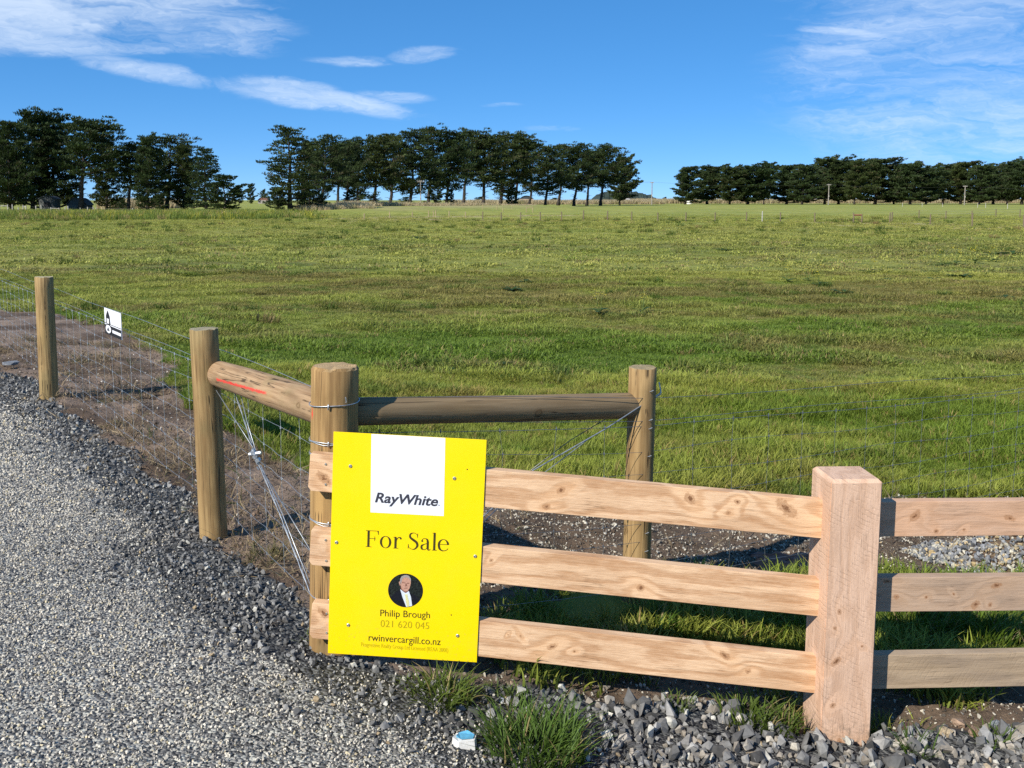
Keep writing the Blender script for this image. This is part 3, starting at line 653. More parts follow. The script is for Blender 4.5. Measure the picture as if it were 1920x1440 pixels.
    for (p0, p1, d0, d1, n_, sc) in ((640, 1000, 190, 300, 2600, .8), (560, 700, 178, 190, 160, .7), (850, 1240, 480, 560, 1500, 1.8), (1180, 2050, 640, 720, 4200, 2.3), (200, 330, 250, 275, 300, 2.0)):
        px = RNG.uniform(p0, p1, n_); u = (px - p0) / (p1 - p0); D = d0 + (d1 - d0) * u + RNG.uniform(-8, 12, n_); L_.append(np.stack([(px - 960) / 1800 * D, D, np.full(n_, sc)], 1))
    q = np.concatenate(L_); n = len(q); c = pick_cols(n, [(6, (.46, .37, .22), (.64, .53, .34)), (1, (.3, .28, .12), (.38, .34, .16))]); s = q[:, 2] * RNG.uniform(.7, 1.2, n)
    scatter('dry_grass', np.stack([q[:, 0], q[:, 1], height(q[:, 0], q[:, 1])], 1), np.stack([np.zeros(n), np.zeros(n), RNG.uniform(0, 6.28, n)], 1), np.stack([s, s, s], 1), RNG.integers(0, 4, n), c, dry,
            'bleached tall dry grass at the foot of the shelterbelts', 'grass')
field()
# ------------------------------------------------------------------ timber helpers
def zframe(o, z, hint=Vector((1, 0, 0))):
    z = z.normalized(); y = z.cross(hint).normalized(); x = y.cross(z)
    M = Matrix((x, y, z)).transposed().to_4x4(); M.translation = o; return M
def log_mesh(name, L, r0, r1, mat, seed=0, cham=.008, n=28, rings=14, wob=.015, cut=None):
    """round log along z from 0 to L; cut = half-angle notch not modelled; uneven girth, chamfered head"""
    rg = random.Random(seed); ph = [rg.uniform(0, 6.28) for _ in range(6)]; V = []; F = []
    zs = [L * k / rings for k in range(rings)] + [L - cham, L]
    for k, z in enumerate(zs):
        r = r0 + (r1 - r0) * z / L
        if k == len(zs) - 1: r -= cham * .9
        for j in range(n):
            a = 2 * math.pi * j / n
            q = 1 + wob * (math.sin(2 * a + ph[0] + z * 1.1) + .6 * math.sin(3 * a + ph[1] - z * 2) + .4 * math.sin(7 * a + ph[2]) + .5 * math.sin(z * 6 + ph[3] + a))
            zz = z + (rg.uniform(-.003, .003) if k >= len(zs) - 2 else 0)
            V.append((r * q * math.cos(a), r * q * math.sin(a), zz))
    m = len(zs)
    for k in range(m - 1):
        for j in range(n): a = k * n + j; b = k * n + (j + 1) % n; F.append((a, b, b + n, a + n))
    F.append(tuple(range(n))[::-1]); c = len(V); V.append((0, 0, L + .002))
    for j in range(n): F.append(((m - 1) * n + j, (m - 1) * n + (j + 1) % n, c))
    me = bpy.data.meshes.new(name); me.from_pydata(V, [], F); me.update(); me.materials.append(mat)
    sm = [True] * len(me.polygons)
    for p in me.polygons:
        if abs(p.normal.z) > .15: sm[p.index] = False
    me.polygons.foreach_set('use_smooth', sm); return me
def log(name, parent, A_, B_, r0, r1, mat, seed=0, hint=Vector((1, 0, 0)), **kw):
    d = B_ - A_; me = log_mesh(name, d.length, r0, r1, mat, seed, **kw)
    M = zframe(A_, d, hint)
    if parent is None:
        o = bpy.data.objects.new(name, me); COL.objects.link(o); o.matrix_world = M; l, q, s = M.decompose(); o.location = l; o.rotation_euler = q.to_euler(); return o
    return child_frame(name, me, parent, M)
def beam_mesh(name, prof, th, mat, bev=.002, bow=0.):
    """prof: outline in (x, z), thickness th along y"""
    bm = bmesh.new(); vs_ = [bm.verts.new((x, -th / 2, z)) for x, z in prof]; f = bm.faces.new(vs_)
    r = bmesh.ops.extrude_face_region(bm, geom=[f]); bmesh.ops.translate(bm, verts=[g for g in r['geom'] if isinstance(g, bmesh.types.BMVert)], vec=(0, th, 0))
    bmesh.ops.bevel(bm, geom=list(bm.edges), offset=bev, segments=2, affect='EDGES', profile=.6)
    bmesh.ops.recalc_face_normals(bm, faces=bm.faces)
    me = bpy.data.meshes.new(name); bm.to_mesh(me); bm.free(); me.materials.append(mat); return me

# ground points of the fence line
S0 = Vector((-.71, 3.82, 0)); S0.z = h1(S0.x, S0.y)
P2 = Vector((-1.65, 5.31, 0)); P2.z = h1(P2.x, P2.y)
P1 = Vector((-4.48, 9.3, 0)); P1.z = h1(P1.x, P1.y)
P5 = Vector((.615, 4.72, 0)); P5.z = h1(P5.x, P5.y)
PR = Vector((3.35, 6.53, 0)); PR.z = -.27

# ---------------- the corner strainer post
_t = (.50, .365, .185), (.37, .25, .115)
st_mat = wood_round('strainer_timber', (.42, .265, .108), (.225, .130, .050), 1.3, (-2.62, -2.60, 1.365, 1.44, 0, .09), (.58, .40, .20))
st_top = P(628, 686, 3.82); st_bot = P(625, 1275, 3.82)
strainer = empty('strainer_post', Vector((st_bot.x, 3.82, S0.z)), 'thick round corner post of tan timber behind the yellow sign', 'post')
post_bot = st_bot + (st_bot - st_top).normalized() * .25
log('shaft', strainer, post_bot, st_top, .100, .095, st_mat, 3, cham=.010, wob=.010)
for k, py in enumerate((753, 821, 842, 967, 1108, 1236)):
    c = P(627, py, 3.82); r = .1005; mb = MB(); rg = random.Random(k); tl = rg.uniform(-.006, .006)
    pts = [(r * math.cos(a), r * math.sin(a), tl * math.cos(a) + .002 * math.sin(3 * a + k)) for a in np.linspace(0, 2 * math.pi, 25)]
    mb.tube(pts, .0022, 6, False); mb.tube([(-.006, -r - .002, -.012), (-.004, -r - .004, .010)], .0032, 5)
    if k in (1, 2, 3, 5): mb.tube([(.9 * p[0] * 1.115, .9 * p[1] * 1.115, p[2] - .006 + .004 * math.sin(5 * i)) for i, p in enumerate(pts[6:22])], .0018, 5)
    if k == 5: mb.tube([(-.07, -.08, -.02), (.02, -.104, .018), (.07, -.08, .045)], .0035, 5)
    obj('wire_tie', mb.mesh('wire_tie', MAT['wire'], True), strainer, c)
mb = MB(); mb.tube([(.0, 0, 0), (.006, -.016, .006), (.004, -.022, .026)], .0026, 5); obj('wire_tail', mb.mesh('wire_tail', MAT['wire']), strainer, P(648, 755, 3.722))

# ---------------- wire netting fences
OFFS = [1.065, .955, .92, .80, .67, .545, .43, .32, .21, .095]
def wire_fence(name, label, line, posts_at, seed, skip=.10, thin_=1.0, wm='wire'):
    base = line[0].copy(); f = empty('wire_fence', base, label, 'fence')
    rg = random.Random(seed); seg = []; tot = 0
    for a, b in zip(line[:-1], line[1:]): l = (b - a).length; seg.append((tot, tot + l, a, b)); tot += l
    def at(s):
        for s0, s1, a, b in seg:
            if s <= s1 + 1e-6: t = (s - s0) / (s1 - s0); return a.lerp(b, t)
        return line[-1]
    nv = Vector((-(line[1] - line[0]).y, (line[1] - line[0]).x, 0)).normalized()
    def wz(i, s): return OFFS[i] + .006 * math.sin(s * 2.1 + i * 1.7) * (i < 3) + .010 * math.sin(s * 3.3 + i * 2.2) * (i > 2)
    for i, h in enumerate(OFFS):
        mb = MB(); pts = []; n = int(tot / .15)
        for k in range(n + 1):
            s = tot * k / n; p = at(s) + Vector((0, 0, wz(i, s)))
            if i > 1: p += nv * (.004 * math.sin(s * 21 + i)); p.z += .004 * math.sin(s * 41.9)
            pts.append(p - base)
        mb.tube(pts, (.0017 if i < 3 else .0012) * thin_, 4, False)
        o = obj('line_wire', mb.mesh('line_wire', MAT[wm], True), f, base)
    s = skip; k = 0
    while s < tot:
        mb = MB(); off = rg.uniform(-.008, .008); pts = []
        for i in range(len(OFFS) - 1, 1, -1):
            p = at(s + off * (i % 3 - 1)) + Vector((0, 0, wz(i, s))) + nv * .003; pts.append(p - base)
        mb.tube(pts, .0012 * thin_, 4, False)
        for q in pts: mb.box(q, (.006, .006, .012))                       # knot at each crossing
        mb.tube([pts[-1], pts[-1] + Vector((0, 0, .012))], .003, 4)
        obj('stay_wire', mb.mesh('stay_wire', MAT[wm]), f, base); s += .295 + rg.uniform(-.008, .008)
    return f, at
d1 = (P1 - P2).normalized(); LEFT_END = P1 + d1 * 7.0; LEFT_END.z = .05
lf, lat = wire_fence('wire_fence', 'wire netting fence with round timber posts running along the driveway on the left',
                     [S0 + (P2 - S0).normalized() * .09 , P2 + Vector((.05, .055, 0)), P1 + Vector((.055, .06, 0)), LEFT_END], None, 5, .10, .85)
dr = (PR - P5).normalized(); RIGHT_END = P5 + dr * 7.5; RIGHT_END.z = -.45
rf, rat = wire_fence('wire_fence', 'wire netting fence behind the sawn timber rails running off to the right',
                     [S0 + (P5 - S0).normalized() * .09, P5 + Vector((.06, -.05, 0)), PR, RIGHT_END], None, 9, .10, .9, 'aged_wire')
def upright(parent, name, top_px, top_py, bot_px, bot_py, D, r0, r1, mat, seed, hint=Vector((1, 0, 0)), label=None):
    a = P(top_px, top_py, D); b = P(bot_px, bot_py, D); b = b + (b - a).normalized() * .3
    o = log(name, parent, b, a, r0, r1, mat, seed, hint, cham=.003)
    if label: o['label'] = label
    return o
p1m = wood_round('post_timber_far', (.43, .295, .130), (.235, .150, .062), 4.4, None, (.55, .47, .28))
p2m = wood_round('post_timber_near', (.42, .285, .125), (.235, .145, .060), 7.9, None, (.40, .35, .22))
p5m = wood_round('post_timber_right', (.44, .295, .130), (.245, .150, .062), 2.7, None, (.42, .33, .18))
upright(lf, 'post', 82, 519, 93, 752, 9.3, .088, .084, p1m, 11, label='slim round fence post farther along the driveway')
upright(lf, 'post', 382, 616, 402, 1022, 5.31, .078, .078, p2m, 12, label='round brace post nearest the gravel')
upright(rf, 'post', 1205, 688, 1190, 1150, 4.72, .069, .069, p5m, 13, label='round brace post behind the top rail')
# brace rails wedged between post and strainer
bl_m = wood_round('brace_timber_left', (.44, .30, .17), (.27, .165, .085), 11.2, (1.62, 1.42, .50, 1.36, 0, .13))
br_m = wood_round('brace_timber_right', (.30, .215, .12), (.20, .135, .07), 6.1)
ba = P(618, 768, 3.93); bb = on_plane(S0, P2, 383, 692)
log('brace_rail', lf, bb, ba, .072, .076, bl_m, 21, Vector((0, 0, 1)))['label'] = 'round brace rail with a red spray paint streak'
ba = on_plane(S0, P5, 672, 772); bb = on_plane(S0, P5, 1204, 760)
log('brace_rail', rf, ba - (bb - ba).normalized() * .03, bb, .057, .064, br_m, 22, Vector((0, 0, 1)))['label'] = 'dark brown split round brace rail'
# tie-back cables with their strainer
def cable(parent, name, pts, r, mat='wire', n=6, twist=0):
    mb = MB(); o = Vector(pts[0])
    if twist:
        for ph in (0, math.pi):
            q = []
            for a, b in zip(pts[:-1], pts[1:]):
                l = (b - a).length; k = max(2, int(l / .02)); dd = (b - a).normalized(); u = dd.orthogonal().normalized(); v = dd.cross(u)
                for i in range(k): q.append(a.lerp(b, i / k) + (u * math.cos(ph + i * .5) + v * math.sin(ph + i * .5)) * r * .9 - o)
            mb.tube(q, r, 4, False)
    else: mb.tube([p - o for p in pts], r, n)
    return obj(name, mb.mesh(name, MAT[mat], True), parent, o)
def LP(px, py, off=0.):
    q = on_plane(S0, P2, px, py); return q + (Vector((0, 0, EYE)) - q).normalized() * off
cable(lf, 'tie_cable', [LP(361, 660, .03), LP(368, 676, .084), LP(390, 708, .10), LP(430, 770, .07), LP(480, 848, .03)], .0027, 'aged_wire')
cable(lf, 'tie_cable', [LP(440, 735, -.09), LP(452, 770, -.07), LP(478, 850, .02)], .0024, twist=1)
cable(lf, 'tie_cable', [LP(450, 735, -.09), LP(463, 790, -.05), LP(481, 850, .02)], .0022)
cable(lf, 'tie_cable', [LP(486, 872, .02), LP(530, 945, .03), LP(584, 1035, .05)], .0027, 'aged_wire')
cable(lf, 'tie_cable', [LP(486, 872, .02), LP(525, 965, .03), LP(584, 1118, .05)], .0022, twist=1)
cable(lf, 'tie_cable', [LP(489, 872, .02), LP(530, 965, .03), LP(588, 1112, .05)], .0022)
mb = MB(); c = LP(480, 858, .03)
for k in range(3): mb.box(Vector((.012 * (k - 1), -.01, .03 - .02 * k)), (.016, .03, .02), Matrix.Rotation(.5 * k, 3, 'Y'))
mb.tube([(-.012, -.012, .05), (0, -.02, .02), (.012, -.012, -.03)], .008, 8); mb.tube([(-.03, -.01, .02), (.03, -.015, .03)], .010, 8)
mb.tube([(.008, -.012, -.02), (.02, -.012, -.045), (.016, -.012, -.06), (.006, -.012, -.045)], .004, 6)
obj('wire_tensioner', mb.mesh('wire_tensioner', MAT['wire']), lf, c)
RP = lambda px, py, off=0.: on_plane(S0, P5, px, py) + Vector((.55, -.83, 0)) * off
cable(rf, 'tie_cable', [RP(1231, 716, .02), RP(1222, 732, .07), RP(1120, 800, .06), RP(995, 880, .02), RP(905, 960, .03), RP(690, 1140, .1)], .0034)
cable(rf, 'tie_cable', [RP(1222, 735, .07), RP(1100, 818, .03), RP(930, 950, .02), RP(690, 1150, .1)], .0022)
cable(rf, 'tie_cable', [RP(1190, 770, -.08), RP(1080, 830, -.05), RP(995, 882, .0)], .0022, 'dark_wire')
for py in (733, 787, 803, 855, 999, 1033):
    mb = MB(); mb.tube([(-.009, 0, -.004), (-.004, -.008, 0), (.007, -.006, .004), (.010, .002, .0)], .0022, 5)
    obj('staple', mb.mesh('staple', MAT['wire']), rf, P(1222 - (py - 733) * .033, py, 4.655))

# ---------------- small white sign hung on the left fence
mid = on_plane(P2, P1, 213, 606); dfl = (P2 - P1); dfl.z = 0; dfl.normalize()
TLs, TRs = on_plane(P2, P1, 197.5, 577), on_plane(P2, P1, 228.5, 588); BRs = on_plane(P2, P1, 229, 637)
wS = (TRs - TLs).length; hS = (TRs - BRs).length
nrm = dfl.cross(Vector((0, 0, 1))); nrm = nrm if nrm.y < 0 else -nrm; nrm.normalize()
cS = (TLs + BRs) / 2 + nrm * .006; MS = frame(cS, TRs - TLs, Vector((0, 0, 1)))
if (MS.to_3x3() @ Vector((0, -1, 0))).dot(nrm) < 0: MS = frame(cS, TLs - TRs, Vector((0, 0, 1)))
small = empty('hanging_sign', cS - Vector((0, 0, hS / 2)), 'small white sign with a black emblem hung on the left wire fence', 'sign')
def flat(parent, name, M, pts, y, mat, th=.0006):
    """thin printed shape: outline (x,z) in the frame M, its face at -y"""
    me = beam_plain(name, pts, th, mat); return child_frame(name, me, parent, M @ Matrix.Translation((0, -y, 0)))
def beam_plain(name, prof, th, mat):
    bm = bmesh.new(); f = bm.faces.new([bm.verts.new((x, 0, z)) for x, z in prof]); r = bmesh.ops.extrude_face_region(bm, geom=[f])
    bmesh.ops.translate(bm, verts=[g for g in r['geom'] if isinstance(g, bmesh.types.BMVert)], vec=(0, th, 0)); bmesh.ops.recalc_face_normals(bm, faces=bm.faces)
    me = bpy.data.meshes.new(name); bm.to_mesh(me); bm.free(); me.materials.append(mat); return me
def rect(x0, z0, x1, z1): return [(x0, z0), (x1, z0), (x1, z1), (x0, z1)]
def ell(cx, cz, rx, rz, n=32, a0=0, a1=2 * math.pi): return [(cx + rx * math.cos(a0 + (a1 - a0) * k / n), cz + rz * math.sin(a0 + (a1 - a0) * k / n)) for k in range(n)]
W2, H2 = wS / 2, hS / 2
flat(small, 'panel', MS, rect(-W2, -H2, W2, H2), .0, MAT['white_print'], .004)
flat(small, 'black_band', MS, rect(-W2, -H2, W2, -H2 + hS * .36), .0012, MAT['black_print'])
flat(small, 'thin_stripe', MS, rect(-W2, -H2 + hS * .40, W2, -H2 + hS * .425), .0012, MAT['black_print'])
flat(small, 'white_strip', MS, rect(-W2 * .05, -H2 + hS * .13, W2 * .96, -H2 + hS * .24), .0024, MAT['white_print'])
ex = -W2 * .55
flat(small, 'steeple', MS, [(ex - W2 * .28, -H2 + hS * .42), (ex + W2 * .28, -H2 + hS * .42), (ex + W2 * .22, -H2 + hS * .72), (ex, -H2 + hS * .94), (ex - W2 * .22, -H2 + hS * .72)], .0024, MAT['black_print'])
flat(small, 'doorway', MS, rect(ex - W2 * .13, -H2 + hS * .43, ex + W2 * .15, -H2 + hS * .62), .0036, MAT['white_print'])
flat(small, 'badge', MS, ell(ex + W2 * .05, -H2 + hS * .22, W2 * .40, hS * .19), .0036, MAT['black_print'])
flat(small, 'badge_ring', MS, ell(ex + W2 * .05, -H2 + hS * .22, W2 * .33, hS * .155), .0048, MAT['white_print'])
flat(small, 'badge_mark', MS, ell(ex + W2 * .05, -H2 + hS * .20, W2 * .20, hS * .10, 3, math.pi / 2, math.pi * 2.5), .0060, MAT['grey_print'])

# ---------------- sawn timber rails and post
DL, DR_ = 3.675, 3.600
gp_loc = P(1572, 1398, 3.56)
tf = empty('timber_rail_fence', Vector((1.2, 3.60, h1(1.2, 3.6))), 'low sawn timber fence of three pinkish rails each side of a square post', 'fence')
W1, W2c = (.79, .535, .325), (.49, .262, .125)
knL = [[(.99, .02, .020), (1.49, .036, .030), (1.675, .038, .022), (1.865, .03, .040), (1.645, -.008, .014), (.94, -.05, .022), (.06, -.02, .030)],
       [(1.315, -.03, .026), (.72, .02, .012), (.10, .01, .02)], [(.97, 0., .022), (.84, .03, .009), (.79, .03, .007), (1.65, .042, .022), (1.75, -.015, .017), (1.06, -.01, .010), (.05, .035, .026)]]
edge = [((577, 847), (1540, 937), (582, 923), (1540, 1011)), ((579, 988), (1535, 1086), (584, 1063), (1534, 1157)), ((581.5, 1124), (1529, 1231), (584, 1202), (1527, 1301.5))]
screw_px = [((611, 870), (611, 908)), ((611, 1012), (612, 1051)), ((613, 1150), (613, 1186))]
TH = .045
RAILN = None
def screw(parent, p, nrm_, r=.0045, mat='screw', dark=True):
    M = zframe(p, nrm_, Vector((1, 0, .01))); me = screw_mesh(r, mat); return child_frame('screw', me, parent, M)
_sc = {}
def screw_mesh(r, mat):
    if (r, mat) in _sc: return _sc[(r, mat)]
    mb = MB(); n = 12; prof = [(r, 0), (r, .0012), (r * .75, .0028), (r * .35, .0032), (r * .3, .0016), (0.0001, .0016)]
    for k, (q, z) in enumerate(prof):
        for j in range(n): mb.v.append((q * math.cos(6.2832 * j / n), q * math.sin(6.2832 * j / n), z))
    for k in range(len(prof) - 1):
        for j in range(n): a = k * n + j; b = k * n + (j + 1) % n; mb.f.append((a, b, b + n, a + n))
    _sc[(r, mat)] = mb.mesh('screw', MAT[mat]); return _sc[(r, mat)]
rail_plane = None
for i, (tl, tr_, bl, br_) in enumerate(edge):
    a = (P(*tl, DL) + P(*bl, DL)) / 2; b = (P(*tr_, DR_) + P(*br_, DR_)) / 2; d = b - a; Ln = d.length + .03; Hh = (.150, .147, .148)[i]
    M = frame(a, d, Vector((0, 0, 1))); nn = -(M.to_3x3() @ Vector((0, 1, 0)))         # faces the camera
    M.translation = a - nn * (TH / 2); hz = Hh / 2
    mat = wood_rail('rail_timber_left_%d' % i, W1, W2c, knL[i], 3.1 * i + .7)
    prof = [(0.012, -hz), (Ln, -hz), (Ln, hz), (0.004, hz), (0, hz - .006), (0, -hz + .014)]
    me = beam_mesh('rail', prof, TH, mat); r = child_frame('rail', me, tf, M)
    r['label'] = ('top', 'middle', 'bottom')[i] + ' long rail passing behind the yellow sign'
    rail_plane = (a, d.normalized(), nn)
    for q in screw_px[i]:
        D_ = DL; p = P(*q, D_); t = (p - a).dot(nn); p = p - nn * t
        # sub-part: parent is the rail, so place in rail space
        me_s = screw_mesh(.0052, 'screw'); so = bpy.data.objects.new('screw', me_s); COL.objects.link(so); so.parent = r
        Ml = M.inverted() @ zframe(p + nn * .0002, nn, Vector((1, 0, .01))); l_, q_, _s = Ml.decompose(); so.location = l_; so.rotation_euler = q_.to_euler()
# square post
pm = wood_rail('square_post_timber', (.72, .485, .335), (.58, .365, .235), [(.80, .045, .014), (.735, .06, .016), (.60, .05, .02), (.66, -.05, .010), (.42, .055, .018), (.27, .02, .014), (.12, .03, .018), (.16, -.03, .008)], 9.3, saw=.9)
gb = P(1584, 1400, 3.53); gt = P(1607, 900, 3.53); up_ = (gt - gb); gx = Vector((math.cos(R(2.5)), math.sin(R(2.5)), 0)); gx = (gx - up_.normalized() * gx.dot(up_.normalized())).normalized()
gb2 = gb - up_.normalized() * .25; Lp = up_.length + .25; WP = .200
bm = bmesh.new(); bmesh.ops.create_cube(bm, size=1); bmesh.ops.scale(bm, vec=(Lp, WP, WP), verts=bm.verts); bmesh.ops.translate(bm, vec=(Lp / 2, WP / 2, 0), verts=bm.verts)
ed = [e for e in bm.edges if all(v.co.x > Lp - .01 for v in e.verts)]; bmesh.ops.bevel(bm, geom=ed, offset=.013, segments=1, affect='EDGES')
ed = [e for e in bm.edges if abs(e.verts[0].co.x - e.verts[1].co.x) > .5]; bmesh.ops.bevel(bm, geom=ed, offset=.005, segments=2, affect='EDGES')
me = bpy.data.meshes.new('square_post'); bm.to_mesh(me); bm.free(); me.materials.append(pm)
ux = up_.normalized(); yy = ux.cross(gx); yy = yy if yy.y > 0 else -yy; zz = ux.cross(yy)
M = Matrix((ux, yy, zz)).transposed().to_4x4(); M.translation = gb2
sp_ = child_frame('square_post', me, tf, M); sp_['label'] = 'square sawn post with a chamfered head'
# right hand rails run on past the frame
knR = [[(.16, .01, .025), (.25, -.05, .015), (.36, -.045, .010), (.54, .0, .02), (.7, .03, .02), (1.1, -.02, .02)], [(.10, -.01, .018), (.06, .055, .014), (.22, -.012, .014), (.33, 0., .008), (.42, -.045, .022), (.48, -.045, .018), (.50, .035, .02), (1.0, 0, .02)], [(.9, .02, .02), (1.5, -.03, .02)]]
edr = [((1655, 941), (1920, 939), 1010), ((1650, 1083), (1920, 1081), 1152), ((1644, 1229), (1920, 1224), 1298)]
for i, (l_, r_, by) in enumerate(edr):
    a = P(*l_, 3.645); b = P(*r_, 3.665); hz = .0705; d = b - a; d.normalize(); a = a - Vector((0, 0, hz)) - d * .03
    M = frame(a, d, Vector((0, 0, 1))); nn = -(M.to_3x3() @ Vector((0, 1, 0))); M.translation = a - nn * (TH / 2); Ln = 2.25
    c1, c2, we = ((.66, .42, .27), (.54, .32, .19), .15) if i == 0 else ((.53, .37, .25), (.41, .27, .17), .4) if i == 1 else ((.47, .35, .225), (.34, .245, .15), .55)
    mat = wood_rail('rail_timber_right_%d' % i, c1, c2, knR[i], 20 + 4.7 * i, weather=we, saw=.25 if i == 2 else 0)
    o = child_frame('rail', beam_mesh('rail', rect(0, -hz, Ln, hz), TH, mat), tf, M)
    o['label'] = ('top', 'middle', 'weathered bottom')[i] + ' rail right of the square post'
# far end post of that bay, outside the frame
e = P(1660, 900, 3.53) + Vector((2.2, .07, 0)); M2 = M.copy(); M2 = Matrix((ux, yy, zz)).transposed().to_4x4(); M2.translation = gb2 + Vector((2.38, .10, -.03)); child_frame('square_post', me, tf, M2)

# ---------------- the yellow sign
a0, dd0, n0 = rail_plane
SD = .006
def sg(px, py, D=None):
    """pixel onto the sign's face: plane in front of the rails"""
    o = Vector((0, 0, EYE)); d = ray(px, py); a_ = P(577, 847, DL) + n0 * SD; t = (a_ - o).dot(n0) / d.dot(n0); return o + d * t
TL, TR, BR, BL = sg(622, 810), sg(908, 824), sg(898, 1243), sg(618, 1224)
ctr = (TL + TR + BR + BL) / 4; sx = ((TR - TL) + (BR - BL)).normalized(); sz = ((TL - BL) + (TR - BR)).normalized()
SW = ((TR - TL).length + (BR - BL).length) / 2; SHh = ((TL - BL).length + (TR - BR).length) / 2
print('sign size', SW, SHh)
MSg = frame(ctr, sx, sz); MI = MSg.inverted()
def loc(px, py): q = MI @ sg(px, py); return q.x, q.z
sign = empty('for_sale_sign', Vector((ctr.x, ctr.y, min(BL.z, BR.z))), 'bright yellow real estate For Sale board screwed to the timber rails', 'sign')
me = beam_mesh('board', rect(-SW / 2, -SHh / 2, SW / 2, SHh / 2), .004, MAT['yellow'], .0005)
child_frame('board', me, sign, MSg @ Matrix.Translation((0, .002, 0)))
flat(sign, 'white_panel', MSg, [loc(694.7, 960.5), loc(832, 967.5), (loc(835, 819.5)[0], SHh / 2 - .0008), (loc(696.5, 814)[0], SHh / 2 - .0008)], .0006, MAT['white_print'], .0005)
def text(parent, name, body, p_left, p_right, cap, mat, y, shear=0., off=0., xonly=None, spacing=1.):
    x0, z0 = loc(*p_left); x1, z1 = loc(*p_right)
    c = bpy.data.curves.new(name, 'FONT'); c.body = body; c.shear = shear; c.offset = off; c.space_character = spacing; c.resolution_u = 6; c.materials.append(MAT[mat])
    t = bpy.data.objects.new(name, c); COL.objects.link(t)
    bpy.context.view_layer.update(); bb = [Vector(q) for q in t.bound_box]; bx0 = min(q.x for q in bb); bx1 = max(q.x for q in bb)
    wx = math.hypot(x1 - x0, z1 - z0) / (bx1 - bx0)
    _, zc = loc(*cap); hz_ = (zc - z0) / .70                     # cap height of the face is about .70
    a_ = math.atan2(z1 - z0, x1 - x0)
    M = MSg @ Matrix.Translation((x0, -y, z0)) @ Matrix.Rotation(-a_, 4, 'Y') @ Matrix.Rotation(R(90), 4, 'X') @ Matrix.Diagonal((wx, hz_, 1, 1)) @ Matrix.Translation((-bx0, 0, 0))
    me = bpy.data.meshes.new_from_object(t.evaluated_get(bpy.context.evaluated_depsgraph_get())); bpy.data.objects.remove(t)
    me.transform(Matrix.Diagonal((wx, hz_, 1, 1)) @ Matrix.Translation((-bx0, 0, 0)))
    M = MSg @ Matrix.Translation((x0, -y, z0)) @ Matrix.Rotation(-a_, 4, 'Y') @ Matrix.Rotation(R(90), 4, 'X')
    o = child_frame(name, me, parent, M); return o
def serif(s):
    return ''.join(chr(0x1D400 + ord(q) - 65) if 'A' <= q <= 'Z' else chr(0x1D41A + ord(q) - 97) if 'a' <= q <= 'z' else q for q in s)
text(sign, 'lettering', 'RayWhite', (703, 941), (821, 948.5), (704, 923), 'grey_print', .0016, shear=.22, off=.022)
